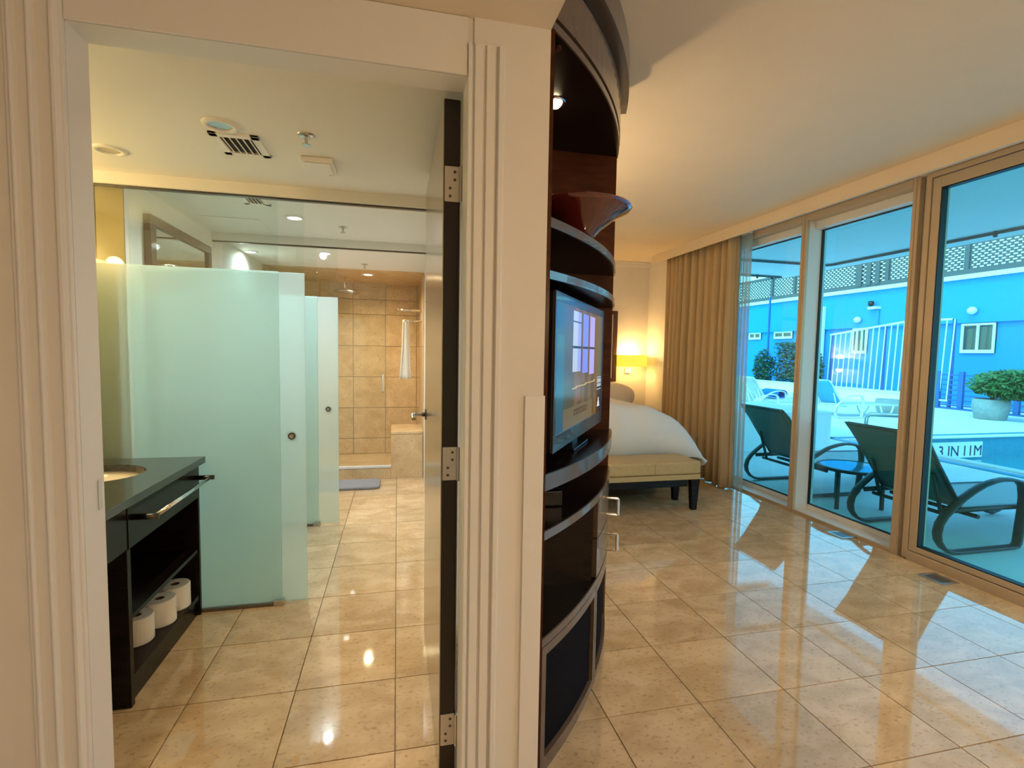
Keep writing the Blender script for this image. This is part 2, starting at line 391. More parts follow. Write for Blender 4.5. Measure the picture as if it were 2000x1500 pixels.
struct(B(XWIN, XGL+.05, -2.4, -.04, -.08, 1.89).build('wall_light_block', 'paint'), 'cream wall added behind the viewer to keep out blue daylight', 'wall')  # unseen stretch closed in place of windows to cut blue daylight

# ------------------------------------------------------------------ bathroom shell
struct(B(-1.36, -1.30, DB, 2.07, 0, 2.0).build('wall_bath_left', 'paint_bath'), 'white bathroom wall behind the vanity', 'wall')
we = struct(B(-1.30, -.944, 2.072, 4.95, 0, ZC).build('wall_bath_inner', 'paint_bath'), 'white wall on the left of the middle bathroom compartment', 'wall')
for k, (xa, xb) in enumerate(((-1.30, -1.135), (-1.132, -1.03), (-1.027, -.942))):
    for z0, z1 in ((0, .40), (.403, .80), (.803, 1.20), (1.203, 1.557)):
        B(xa, xb, 2.0645, 2.072, z0, z1).build('stone_tile', 'olive', we, bevel=.0008)
struct(B(-1.30, .215, 2.035, 2.075, 1.556, ZC).build('trim_7', 'paint_bath'), 'white ceiling beam carrying the first sliding glass door', 'trim')
struct(B(-.944, .215, 2.935, 2.975, 1.556, ZC).build('trim_8', 'paint_bath'), 'white ceiling beam carrying the second sliding glass door', 'trim')
for yy, n in ((2.055, 9), (2.955, 10)):
    struct(B(-1.0 if n == 10 else -1.28, .214, yy-.008, yy+.012, 1.550, 1.556).build('trim_%d' % n, 'darkmetal'), 'dark slim track under the %s bathroom beam' % ('first' if n == 9 else 'second'), 'trim')

# glass partitions
def glass_fixed(y, xa, xb, label):
    p = thing('glass_partition', (xa, y, 0), label, 'partition', 'bathroom glass partitions')
    B(xa, xb, y-.004, y+.004, 1.284, 1.552).build('clear_pane', 'clear_glass', p)
    B(xa, xb, y-.004, y+.004, .012, 1.284).build('frosted_pane', 'frost', p)
    B(xa, xb+.004, y-.008, y+.008, 0, .012).build('floor_channel', 'wood_edge', p)
    B(xb-.03, xb+.006, y-.012, y+.024, 0, .022).build('floor_guide', 'steel', p, bevel=.002)
    return p
def glass_slide(y, xa, xb, kx, label):
    p = thing('sliding_glass_door', (xa, y, 0), label, 'glass door', 'sliding glass doors')
    B(xa, xb, y-.004, y+.004, 1.284, 1.552).build('clear_pane', 'clear_glass', p)
    B(xa, xb, y-.004, y+.004, .006, 1.284).build('frosted_pane', 'frost', p)
    k = MB().tube([(kx, y-.014, .661), (kx, y+.012, .661)], .0135, 20).build('finger_pull', 'darkmetal', p, bevel=.002)
    MB().tube([(kx, y-.0155, .661), (kx, y-.014, .661)], .008, 16).build('pull_recess', 'steel', k)
    return p
glass_fixed(2.045, -1.29, -.434, 'frosted green glass partition with clear top beside the vanity')
glass_slide(2.062, -.925, -.345, -.395, 'nearer sliding frosted glass door, pushed open beside the vanity')
glass_fixed(2.945, -.94, -.428, 'farther frosted glass partition with clear top before the shower room')
glass_slide(2.962, -.90, -.322, -.376, 'farther sliding frosted glass door, pushed open before the shower')

# door
door = struct(empty('door_1', (.13, 1.115, 0)), 'dark edged bathroom door standing open, satin inner face', 'door')
B(.0985, .133, 1.122, 1.785, .006, 1.542).build('slab', 'doorcore', door, bevel=.0015)
B(.0965, .0985, 1.123, 1.784, .008, 1.540).build('face_panel', 'doorface', door)
B(.133, .135, 1.123, 1.784, .008, 1.540).build('face_panel', 'doorface', door)
for z in (1.362, .745, .115):
    h_ = B(.100, .1325, 1.1195, 1.1222, z-.038, z+.038).build('hinge', 'steel' if z > .2 else 'kickplate', door, bevel=.001)
    MB().tube([(.1365, 1.116, z-.038), (.1365, 1.116, z+.038)], .0055, 10).build('knuckle', 'steel', h_)
    for q in (-.026, -.009, .009, .026):
        MB().tube([(.116+(.006 if q > 0 else -.004), 1.1185, z+q), (.116+(.006 if q > 0 else -.004), 1.1197, z+q)], .0032, 8).build('screw', 'darkmetal', h_)
lv = MB().tube([(.0965, 1.735, .78), (.093, 1.735, .78)], .019, 20).build('rose', 'darkmetal', door, bevel=.001)
MB().tube([(.094, 1.735, .78), (.062, 1.735, .78), (.056, 1.733, .78), (.053, 1.722, .78), (.053, 1.655, .777)], [.0075, .0075, .008, .008, .007], 10).build('lever', 'steel', door, smooth=True)

# ------------------------------------------------------------------ vanity
van = thing('vanity_cabinet', (-.9, 1.79, 0), 'black open-shelf bathroom vanity cabinet under the stone counter', 'vanity')
VX = -.712
B(-1.29, VX, 1.520, 1.540, 0, .445).build('end_panel', 'wood_dark', van, bevel=.001)
B(-1.29, VX, 2.020, 2.034, 0, .445).build('end_panel', 'wood_dark', van, bevel=.001)
B(-1.29, -1.27, 1.54, 2.02, .06, .445).build('back_panel', 'wood_dark', van)
B(-1.27, VX-.004, 1.54, 2.02, .062, .080).build('shelf', 'wood_dark', van, bevel=.001)
B(-1.27, VX-.004, 1.54, 2.02, .240, .254).build('shelf', 'wood_dark', van, bevel=.001)
B(-1.27, VX-.012, 1.54, 2.02, .0, .062).build('toe_board', 'wood_dark', van)
B(VX-.016, VX, 1.532, 2.034, .445, .570).build('apron', 'wood_dark', van, bevel=.001)
B(VX-.018, VX-.002, 1.12, 1.529, .445, .570).build('apron', 'wood_dark', van, bevel=.001)
rail = MB().tube([(-.662, 1.562, .523), (-.662, 2.010, .523)], .0062, 12).build('towel_rail', 'chrome', van, smooth=True)
for yy in (1.567, 2.004):
    MB().tube([(VX, yy, .523), (-.652, yy, .523)], .0085, 12).build('rail_arm', 'darkmetal', rail, smooth=True)
# countertop with an oval hole
cm = MB(); nseg = 40; cx, cy, ax, ay = -.955, 1.80, .165, .135
ct = thing('countertop', (-.9, 1.6, .572), 'dark polished stone vanity countertop with an oval cut-out', 'countertop')
def rect_pt(a):
    x0, x1, y0, y1 = -1.295, -.690, 1.12, 2.036
    dx, dy = math.cos(a), math.sin(a); ts = []
    if dx > 1e-9: ts.append((x1-cx)/dx)
    if dx < -1e-9: ts.append((x0-cx)/dx)
    if dy > 1e-9: ts.append((y1-cy)/dy)
    if dy < -1e-9: ts.append((y0-cy)/dy)
    t = min(ts); return cx+dx*t, cy+dy*t
angs = sorted([2*math.pi*i/nseg for i in range(nseg)]+[math.atan2(y-cy, x-cx) % (2*math.pi) for x in (-1.295, -.690) for y in (1.12, 2.036)])
n = len(angs); v = []
for a in angs:
    ox, oy = rect_pt(a); ix, iy = cx+ax*math.cos(a), cy+ay*math.sin(a)
    v += [(ox, oy, .595), (ix, iy, .595), (ox, oy, .572), (ix, iy, .572)]
f = []
for i in range(n):
    a, b = 4*i, 4*((i+1) % n); f += [(a, b, b+1, a+1), (a+2, a+3, b+3, b+2), (a, a+2, b+2, b), (a+1, b+1, b+3, a+3)]
MB().add(v, f).build('slab', 'granite', ct, bevel=.0012)
sk = thing('sink_basin', (cx, cy, .45), 'off-white oval sink basin set under the dark counter', 'sink')
MB().lathe([(.02, -.115), (.09, -.11), (.14, -.085), (.165, -.04), (.172, -.001), (.180, -.001), (.176, -.045), (.148, -.095), (.095, -.122), (.02, -.126)], (cx, cy, .572), 40, 1, .135/.165).build('bowl', 'basin', sk, smooth=True)
MB().tube([(cx, cy, .458), (cx, cy, .462)], .014, 16).build('drain', 'chrome', sk)
# vanity mirror light on the left wall (seen reflected in the glass)
vl = thing('vanity_light', (-1.29, 1.75, 1.35), 'brass vanity light bar with two glowing glass tubes on the left bathroom wall', 'wall lamp')
B(-1.299, -1.285, 1.32, 2.0, 1.335, 1.365).build('backplate', 'steel', vl, bevel=.002)
for ya, yb in ((1.36, 1.64), (1.68, 1.96)):
    MB().tube([(-1.255, ya, 1.35), (-1.255, yb, 1.35)], .017, 14).build('tube_lamp', 'tube_on', vl, smooth=True)
    light('POINT', (-1.22, (ya+yb)/2, 1.36), 1.6, (1, .66, .28), vl, .03)
vm_ = thing('vanity_mirror', (-1.29, 1.6, .62), 'frameless mirror on the left bathroom wall above the counter', 'mirror')
B(-1.299, -1.294, 1.2, 2.02, .64, 1.30).build('plate', 'mirror', vm_)
# toilet rolls
TRX = [(-.790, 1.73, 'nearest'), (-.768, 1.835, 'middle'), (-.762, 1.938, 'farthest')]
roll0 = None
for x, y, wd in TRX:
    lab = 'white toilet paper roll on the vanity shelf, %s of three' % wd
    if roll0 is None:
        roll0 = thing('toilet_roll', (x, y, .080), lab, 'toilet paper', 'toilet rolls on the vanity shelf')
        MB().lathe([(.014, 0), (.044, 0), (.046, .003), (.046, .080), (.044, .083), (.014, .083)], (x, y, .080), 28, closed=True).build('paper', 'paper', roll0)
        MB().lathe([(.0125, .001), (.014, .001), (.014, .082), (.0125, .082)], (x, y, .080), 20, closed=True).build('core', 'bark', roll0)
    else:
        r_ = copy_tree(roll0); r_.location = (x*S, y*S, .080*S); r_['label'] = lab
# framed mirror on inner wall
fm = thing('framed_mirror', (-.94, 2.53, .6), 'dark framed mirror on the white wall behind the first glass partition', 'mirror')
for a in ((2.21, 2.86, 1.465, 1.503), (2.21, 2.86, .58, .618), (2.21, 2.255, .618, 1.465), (2.815, 2.86, .618, 1.465)):
    B(-.944, -.918, *a).build('frame_bar', 'frame_red', fm, bevel=.002)
B(-.944, -.928, 2.255, 2.815, .618, 1.465).build('glass', 'mirror', fm)

# ceiling fittings
def downlight(x, y, z, r, label, on=None, power=0, col=(1, .8, .5), grp='bathroom downlights', cone=140):
    d = thing('downlight', (x, y, z), label, 'downlight', grp)
    MB().lathe([(r*.62, .0), (r*.66, -.006), (r*.95, -.006), (r, -.001), (r, .002), (r*.62, .002)], (x, y, z), 32, closed=True).build('trim_ring', 'white_plastic', d, smooth=True)
    MB().lathe([(r*.62, -.002), (r*.55, .001), (r*.1, .0015)], (x, y, z-.0005), 24).build('lens', on or 'steel', d)
    if power: light('SPOT', (x, y, z-.012), power, col, d, .02, cone, (0, 0, -1), .9)
    return d
downlight(-.465, 1.535, ZC, .046, 'round white downlight in the bathroom ceiling next to the air vent', None, 16, (1, .80, .50))
downlight(-.86, 1.815, ZC, .046, 'round white downlight above the vanity, cut by the door jamb', None, 12, (1, .72, .38))
downlight(-.459, 2.504, ZC, .044, 'round white downlight behind the first glass partition', 'lamp_white', 34, (.84, .96, 1), cone=170)
downlight(-.89, 3.46, ZC, .044, 'bright downlight far left in the shower room ceiling', 'lamp_white', 24, (.92, .97, 1), cone=165)
downlight(-.44, 3.367, ZC, .044, 'bright downlight just behind the second glass door', 'lamp_white', 24, (.92, .97, 1), cone=165)
downlight(-.228, 4.2, ZC-.002, .05, 'glowing warm downlight in the tiled shower ceiling', 'lamp_on', 26, (1, .80, .46), cone=160)
def sprinkler(x, y, z, label):
    s_ = thing('sprinkler_head', (x, y, z), label, 'sprinkler', 'ceiling sprinklers')
    MB().lathe([(.004, -.008), (.016, -.006), (.024, -.001), (.024, .001), (.004, .001)], (x, y, z), 20).build('escutcheon', 'steel', s_, smooth=True)
    MB().tube([(x, y, z-.005), (x, y, z-.026)], .004, 8).build('stem', 'steel', s_)
    MB().tube([(x, y, z-.026), (x, y, z-.029)], .012, 12).build('deflector', 'steel', s_)
sprinkler(-.25, 1.544, ZC, 'chrome sprinkler head above the bathroom doorway side')
sprinkler(-.26, 2.63, ZC, 'small sprinkler head between the two bathroom beams')
sprinkler(-.224, 3.717, ZC, 'tiny sprinkler head in front of the shower')
def vent(x0, x1, y0, y1, z, label, nsl=5):
    v_ = thing('air_vent', ((x0+x1)/2, (y0+y1)/2, z), label, 'vent')
    fr = MB().box(x0, x1, y0, y0+.022, z-.006, z+.001).box(x0, x1, y1-.022, y1, z-.006, z+.001).box(x0, x0+.022, y0, y1, z-.006, z+.001).box(x1-.022, x1, y0, y1, z-.006, z+.001)
    fr.build('frame', 'white_plastic', v_, bevel=.001)
    B(x0+.02, x1-.02, y0+.02, y1-.02, z-.0006, z+.0004).build('dark_opening', 'ventdark', v_)
    for k in range(nsl):
        xx = x0+.03+(x1-x0-.06)*k/(nsl-1)
        q = MB(); q.add([(xx-.004, y0+.02, z-.001), (xx+.004, y0+.02, z-.009), (xx+.004, y1-.02, z-.009), (xx-.004, y1-.02, z-.001), (xx-.003, y0+.02, z), (xx+.006, y0+.02, z-.008), (xx+.006, y1-.02, z-.008), (xx-.003, y1-.02, z)], [(0, 1, 2, 3), (7, 6, 5, 4), (0, 4, 5, 1), (1, 5, 6, 2), (2, 6, 7, 3), (3, 7, 4, 0)])
        q.build('slat', 'white_plastic', v_)
vent(-.515, -.385, 1.585, 1.745, ZC, 'square white air vent with slats in the bathroom ceiling')
vent(-.615, -.515, 2.20, 2.32, ZC, 'small square air vent behind the first glass partition', 4)
vb = thing('ceiling_speaker', (-.245, 1.77, ZC), 'flat square white box on the bathroom ceiling', 'alarm box')
B(-.295, -.198, 1.705, 1.835, ZC-.014, ZC).build('housing', 'white_plastic', vb, bevel=.003)
B(-.285, -.208, 1.715, 1.825, ZC-.017, ZC-.014).build('cover', 'white_plastic', vb, bevel=.002)
B(-.222, -.214, 1.815, 1.823, ZC-.018, ZC-.017).build('indicator', 'steel', vb)
ap = thing('access_panel', (-.75, 2.73, ZC), 'flush square access panel in the middle compartment ceiling', 'panel')
B(-.885, -.632, 2.59, 2.865, ZC-.004, ZC).build('plate', 'paint_bath', ap, bevel=.001)

# ------------------------------------------------------------------ shower
sb = struct(B(-1.30, .30, 4.806, 4.95, 0, ZC).build('wall_shower_back', 'showergrout'), 'beige stone tiled back wall of the shower', 'wall')
zs = [.03, .175, .46, .745, 1.03, 1.318, 1.453, ZC]
xs = [-.944, -.675, -.391, -.105, .179, .215]
for i in range(len(xs)-1):
    for j in range(len(zs)-1):
        B(xs[i]+.002, xs[i+1]-.002, 4.80, 4.807, zs[j]+.002, zs[j+1]-.002).build('stone_tile', 'showerstone', sb, bevel=.0006)
sr = struct(B(.206, .215, 3.98, 4.80, 0, ZC).build('wall_shower_right', 'showergrout'), 'beige stone tiled right wall of the shower', 'wall')
for j in range(len(zs)-1):
    for a in range(3):
        B(.200, .2065, 3.98+.2733*a+.0012, 3.98+.2733*(a+1)-.0012, zs[j]+.0012, zs[j+1]-.0012).build('stone_tile', 'showerstone', sr)
so_l = struct(B(-.944, -.935, 3.95, 4.80, 0, ZC).build('wall_shower_left', 'showerstone'), 'beige stone left wall of the shower', 'wall')
struct(B(-.94, .2, 3.97, 4.80, ZC-.004, ZC).build('ceiling_shower', 'showerstone'), 'beige stone shower ceiling', 'ceiling')
struct(B(-.94, .2, 3.98, 4.80, 0, .030).build('floor_shower', 'showerstone'), 'brown stone shower floor', 'floor')
cb = thing('shower_curb', (-.5, 3.97, 0), 'low beige stone shower curb with a bright metal sill', 'curb')
B(-.935, -.045, 3.945, 4.0, 0, .088).build('stone', 'showerstone', cb, bevel=.001)
B(-.935, -.045, 3.942, 3.97, .088, .104).build('sill', 'alu_out', cb, bevel=.001)
bn = thing('shower_bench', (.08, 4.1, 0), 'beige stone bench at the right side of the shower', 'bench')
B(-.044, .200, 3.945, 4.35, 0, .345).build('base', 'showerstone', bn, bevel=.001)
B(-.046, .200, 3.942, 4.352, .347, .366).build('seat_slab', 'showerstone', bn, bevel=.002)
sd = thing('shower_door', (-.4, 3.962, .1), 'clear frameless glass shower door with a vertical metal pull', 'glass door')
B(-.50, -.07, 3.958, 3.966, .105, 1.50).build('pane', 'clear_side', sd)
hd = MB().tube([(-.105, 3.952, .675), (-.105, 3.935, .675), (-.105, 3.930, .685), (-.105, 3.930, .805), (-.105, 3.935, .815), (-.105, 3.952, .815)], .007, 10).build('pull_handle', 'chrome', sd, smooth=True)
sh = thing('rain_shower_head', (-.41, 4.36, 1.42), 'chrome rain shower head hanging from the shower ceiling', 'shower head')
MB().tube([(-.42, 4.36, ZC), (-.42, 4.36, 1.475)], .008, 10).build('arm', 'chrome', sh, smooth=True)
MB().lathe([(.012, .022), (.02, .012), (.085, .006), (.088, 0), (.085, -.004), (.01, -.004)], (-.42, 4.36, 1.47), 28).build('rose', 'steel', sh, smooth=True)
rk = thing('towel_shelf', (.2, 4.25, 1.25), 'chrome towel shelf with a lower bar on the shower wall', 'towel rack')
MB().tube([(.198, 4.30, 1.22), (.198, 4.30, 1.35)], .006, 8).build('upright', 'chrome', rk)
for z in (1.325,):
    for yy in (4.20, 4.25, 4.30):
        MB().tube([(.2, yy, z), (.01, yy, z)], .0045, 8).build('shelf_bar', 'chrome', rk, smooth=True)
    MB().tube([(.01, 4.19, z), (.01, 4.31, z)], .0045, 8).build('shelf_bar', 'chrome', rk, smooth=True)
for yy in (4.22, 4.28):
    MB().tube([(.2, yy, 1.238), (.06, yy, 1.238)], .0055, 8).build('hanging_bar', 'chrome', rk, smooth=True)
tw = thing('hanging_towel', (.068, 4.25, .76), 'white towel hanging folded from the bar of the shower rack', 'towel')
def tf(sgn):
    def fn(u, v_):
        z = 1.246-v_*.485; wdt = .022+.03*v_
        return (.068+(u-.5)*2*wdt+.006*math.sin(u*9+v_*2), 4.25+sgn*(.012+.010*v_+.008*math.cos(u*11)), z)
    return fn
MB().grid(tf(-1), 14, 16).build('front_fold', 'towel', tw, smooth=True, solid=.006)
MB().grid(tf(1), 14, 16).build('rear_fold', 'towel', tw, smooth=True, solid=.006)
mt = thing('bath_mat', (-.35, 3.77, 0), 'fluffy grey bath mat on the floor before the shower', 'bath mat')
rp = []
for cx_, cy_, a0 in ((-.155, 3.86, 0), (-.66, 3.86, 90), (-.66, 3.69, 180), (-.155, 3.69, 270)):
    for k in range(5): a = math.radians(a0+k*22.5); rp.append((cx_+.035*math.cos(a), cy_+.035*math.sin(a)))
MB().prism(rp, .001, .02).build('pile', 'matgrey', mt, bevel=.006)
dc = struct(B(.203, .215, 3.55, 3.93, 0, 1.60).build('trim_11', 'trimpaint'), 'white casing strip on the right wall before the shower', 'trim')
hk = thing('coat_hook', (.2, 3.6, 1.38), 'small metal hook on the white wall before the shower', 'hook')
MB().tube([(.203, 3.6, 1.40), (.203, 3.6, 1.35), (.195, 3.6, 1.342), (.180, 3.6, 1.345)], .005, 8).build('prong', 'steel', hk, smooth=True)

# ------------------------------------------------------------------ media cabinet (bow front)
CC = (-.645, 2.17); CR = 1.48
def arc_pt(y, dr=0.0):
    r = CR+dr; return (CC[0]+math.sqrt(r*r-(y-CC[1])**2), y)
def th_of(y): return math.asin((y-CC[1])/CR)
def arc_poly(y0, y1, dr=0.0, n=18):
    a0, a1 = th_of(y0), th_of(y1)
    return [(CC[0]+(CR+dr)*math.cos(a0+(a1-a0)*i/n), CC[1]+(CR+dr)*math.sin(a0+(a1-a0)*i/n)) for i in range(n+1)]
def arc_slab(y0, y1, z0, z1, dr=0.0, back=.306):
    p = arc_poly(y0, y1, dr); return MB().prism([(back, p[-1][1])]+[(back, p[0][1])]+p if p[0][0] > back+.001 else [(back, p[-1][1])]+p, z0, z1)
def arc_shell(y0, y1, z0, z1, d0, d1):
    a = arc_poly(y0, y1, d1); b = arc_poly(y0, y1, d0); return MB().prism(a+b[::-1], z0, z1)
YA, YE = 1.045, 1.655
cab = thing('media_cabinet', (.42, 1.4, 0), 'dark bow-fronted television cabinet with grey shelf edges built against the hall wall', 'cabinet')
for z0, z1, dr, nm in ((1.268, 1.290, 0, 'shelf'), (1.158, 1.177, 0, 'shelf'), (.693, .731, .004, 'shelf'), (.579, .600, 0, 'shelf'), (.330, .350, 0, 'shelf'), (.0, .03, -.012, 'plinth'), (1.672, 1.69, 0, 'crown_board')):
    o = arc_slab(YA, YE, z0, z1, dr-.004).build(nm, 'wood_dark', cab)
    o2 = arc_shell(YA, YE, z0+.0005, z1-.0005, dr-.004, dr).build('edge_band', 'wood_edge', o)
# carcass walls
B(.307, .32, YA, YE, .03, 1.672).build('back_panel', 'wood_red', cab)
p = arc_poly(YE-.014, YE, -.004, 2); B(.307, p[0][0], YE-.014, YE, .03, 1.672).build('side_panel', 'wood_red', cab, bevel=.001)
B(.32, .47, 1.60, YE-.014, 1.29, 1.672).build('niche_panel', 'wood_red', cab)
# mid divider, right hand drawers, doors
YD = 1.30
pd = arc_pt(YD)
B(.32, pd[0]-.012, YD, YD+.012, .03, .579).build('divider', 'wood_dark', cab)
for z0, z1 in ((.471, .576), (.354, .467)):
    dr_ = arc_shell(YD+.012, YE-.004, z0, z1, -.02, -.001).build('drawer', 'wood_front', cab)
    zc = (z0+z1)/2; ym = 1.435; px, py = arc_pt(ym); nx, ny = (px-CC[0])/CR, (py-CC[1])/CR
    ln = .036
    q = [(px, py, zc+.026), (px+nx*ln, py+ny*ln, zc+.026), (px+nx*ln, py+ny*ln, zc-.026), (px, py, zc-.026)]
    MB().tube(q[:2], .004, 8).tube(q[1:3], .005, 8).tube(q[2:], .004, 8).build('pull', 'chrome', dr_)
def mesh_door(y0, y1, nm):
    d = arc_shell(y0, y1, .032, .327, -.020, -.012).build(nm, 'mesh_black', cab)
    arc_shell(y0, y1, .305, .327, -.012, -.001).build('top_rail', 'wood_front', d)
    arc_shell(y0, y1, .032, .056, -.012, -.001).build('bottom_rail', 'wood_front', d)
    arc_shell(y0, y0+.012, .056, .305, -.012, -.001).build('stile', 'wood_front', d)
    arc_shell(y1-.012, y1, .056, .305, -.012, -.001).build('stile', 'wood_front', d)
mesh_door(YA+.006, YD+.012, 'speaker_door'); mesh_door(YD+.016, YE-.004, 'speaker_door')
# crown
arc_slab(YA-.02, YE, 1.6905, 1.698, -.010).build('crown_gap', 'black', cab)
arc_shell(YA-.02, YE, 1.698, 1.800, -.03, .002).build('crown_fascia', 'wood_front', cab)
arc_shell(YA-.02, YE, 1.800, 1.835, -.03, -.016).build('crown_recess', 'black', cab)
arc_shell(YA-.06, YE+.03, 1.835, ZBED-.002, -.05, .026).build('crown_band', 'wood_edge', cab)
pk = MB().lathe([(.020, -.003), (.027, -.004), (.031, 0), (.020, 0)], (.412, 1.335, 1.672), 24, closed=True).build('puck_ring', 'chrome', cab, smooth=True)
MB().lathe([(.019, -.001), (.018, -.008), (.012, -.014), (.002, -.016)], (.412, 1.335, 1.672), 18).build('puck_bulb', 'lamp_on', pk)
light('SPOT', (.412, 1.335, 1.650), 6, (1, .62, .25), cab, .012, 150, (0, 0, -1), .7)
MB().tube([(.345, 1.10, 1.672), (.345, 1.10, 1.664)], .007, 12).build('puck_ring', 'frame_red', cab)
# electronics box in the narrow bay
dv = thing('disc_player', (.42, 1.33, .60), 'black disc player in the narrow bay below the television', 'media player')
B(.33, .42, 1.22, 1.40, .602, .640).build('case', 'black', dv, bevel=.002)
B(.42, .4215, 1.24, 1.38, .620, .627).build('tray_front', 'chrome', dv)
MB().tube([(.42, 1.385, .613), (.43, 1.385, .613)], .006, 10).build('knob', 'chrome', dv)
# television
tA, tB_ = Vector((.352, 1.097)), Vector((.688, 1.607)); td = (tB_-tA).normalized(); tn = Vector((td.y, -td.x)); TW = (tB_-tA).length
tz0, tz1 = .764, 1.142
TL = thing('television', (.5, 1.36, .731), 'flat television showing a curtained window, inside the bow-fronted cabinet', 'television')
def tvbox(u0, u1, d0, d1, z0, z1):
    pts = [tA+td*(u0*TW)+tn*d0, tA+td*(u1*TW)+tn*d0, tA+td*(u1*TW)+tn*d1, tA+td*(u0*TW)+tn*d1]
    return MB().prism([(q.x, q.y) for q in pts], z0, z1)
tvbox(0, 1, -.045, -.004, tz0, tz1).build('housing', 'black', TL, bevel=.003)
for a in ((0, 1, -.004, 0, tz1-.022, tz1), (0, 1, -.004, 0, tz0, tz0+.040), (0, .032, -.004, 0, tz0+.04, tz1-.022), (.968, 1, -.004, 0, tz0+.04, tz1-.022)):
    tvbox(*a).build('bezel', 'tv_bezel', TL, bevel=.001)
tvbox(.35, .65, -.05, .0, .7315, .738).build('stand_foot', 'black', TL, bevel=.002)
tvbox(.45, .55, -.035, -.02, .738, tz0).build('stand_neck', 'black', TL)
def screen_col(u, v):
    c = (.13, .10, .05)
    if u < .13: c = (.07+.05*v, .16+.1*v, .24-.05*v) if v < .75 else (.10, .17, .15)
    elif u < .26: c = (.17, .15, .09)
    elif u > .86:
        c = (.22, .21, .15) if v > .3 else (.10, .04, .02)
        if .88 < u and .24 < v < .37 and (int(v*60) % 3): c = (.5, .52, .55)
        if .89 < u < .97 and .06 < v < .06+.12*(1-abs(u-.93)/.04): c = (.75, .78, .75)
        return c
    else: c = (.24+.06*math.sin(u*40), .15+.04*math.sin(u*40), .045)
    if v < .34 and u > .13: c = tuple(a*.85 for a in c)
    if v < .17 and .13 < u < .75: c = (.24, .19, .11)
    panes = ((.28, .44), (.48, .61), (.65, .78))
    for k, (a, b) in enumerate(panes):
        if a < u < b and .46-.02*k < v < .97:
            if abs(v-.665) < .012 or (k == 0 and abs(v-.88) < .008): return (.06, .06, .09)
            c = ((.55, .62, .70), (.30, .36, .85), (.52, .48, .85))[k]
            if k == 0 and u > .37: c = (.42, .46, .85)
            return c
    if .345 < u < .46 and .2 < v < .70-.25*abs(u-.41)/.05: c = (.28, .16, .09)
    if .28 < u < .82 and abs(v-.33-.05*(u-.5)) < .006: c = (.62, .48, .20)
    if .32 < u < .62 and .085 < v < .135:
        c = (.16, .10, .05) if int(u*70) % 3 else (.30, .22, .12)
        if v > .125 or v < .093: c = (.12, .07, .04)
    return c
nu, nv = 72, 96; gm = MB()
gm.grid(lambda u, v: (*(tA+td*((.032+.936*u)*TW)+tn*-.0015), tz0+.04+(tz1-.022-tz0-.04)*v), nu, nv)
m_ = bpy.data.materials.new('tv_picture'); m_.use_nodes = True; MATS['tv_picture'] = m_
t_ = m_.node_tree; b_ = t_.nodes['Principled BSDF']; at_ = t_.nodes.new('ShaderNodeAttribute'); at_.attribute_name = 'picture'
t_.links.new(at_.outputs['Color'], b_.inputs['Emission Color']); b_.inputs['Emission Strength'].default_value = .55
b_.inputs['Base Color'].default_value = (.01, .01, .01, 1); b_.inputs['Roughness'].default_value = .15; b_.inputs['Specular IOR Level'].default_value = .3
so_ = gm.build('screen', 'tv_picture', TL, fix=False)
ca = so_.data.color_attributes.new('picture', 'FLOAT_COLOR', 'CORNER')
for pi, pol in enumerate(so_.data.polygons):
    c_ = screen_col((pi % nu+.5)/nu, (pi//nu+.5)/nv)
    for li in pol.loop_indices: ca.data[li].color = (*[q_**1.4 for q_ in c_], 1)
# bowl
bo = thing('decorative_bowl', (.45, 1.235, 1.29), 'glossy dark red flared bowl on the upper cabinet shelf', 'bowl')
MB().lathe([(.001, 0), (.04, 0), (.046, .006), (.06, .022), (.095, .05), (.128, .066), (.136, .073), (.135, .077), (.126, .074), (.09, .056), (.055, .028), (.001, .012)], (.448, 1.235, 1.290), 56).build('body', 'bowl', bo, smooth=True)

# ------------------------------------------------------------------ bed, bench and bedside
bed = thing('bed', (1.25, 3.9, 0), 'large bed with a puffy white duvet', 'bed')
B(.62, 1.86, 3.16, 4.62, .06, .20).build('base', 'wood_dark', bed, bevel=.004)
B(.60, 1.88, 3.14, 4.64, .20, .46).build('mattress', 'linen', bed, bevel=.03)
def duvet(u, v):
    # u across (0..1), v along (0 foot .. 1 head)
    a = (u-.5)*2; s_ = 1 if a >= 0 else -1; a = abs(a)
    if a < .52: x, z = a/.52*.30, .655-.02*(a/.52)**2
    else:
        t = (a-.52)/.48; ang = t*math.pi*.56
        x = .30+.56*math.sin(min(ang, math.pi/2)*1.0)+(.0 if ang < math.pi/2 else .015)
        z = .635-.40*(1-math.cos(ang)); z = max(z, .20)
    y = 3.10+v*1.2
    if v < .12:
        k = (1-v/.12); z = z-(z-.26)*k**3*.9; y = 3.10+.05*k*0+v*1.2
    wr = .006*math.sin(x*23+y*9)+.005*math.sin(x*11-y*17)
    return (1.25+s_*(x+wr*.5), y+.01*math.sin(a*12), z+wr)
MB().grid(duvet, 64, 40).build('duvet', 'linen', bed, smooth=True, solid=.02)
B(.66, 1.84, 4.1, 4.64, .44, .56).build('sheet_fold', 'linen', bed, bevel=.05)
def pillow(cx_, cy_, cz, wx, wy, wz, lab):
    pth = thing('pillow', (cx_, cy_, cz-wz), lab, 'pillow', 'bed pillows')
    def fn(u, v):
        th, ph = u*2*math.pi, (v-.5)*math.pi
        e = lambda t, p: math.copysign(abs(t)**p, t)
        return (cx_+wx*e(math.cos(ph), .6)*e(math.cos(th), .55), cy_+wy*e(math.cos(ph), .6)*e(math.sin(th), .6), cz+wz*e(math.sin(ph), .9))
    MB().grid(fn, 36, 18).build('cover', 'linen', pth, smooth=True)
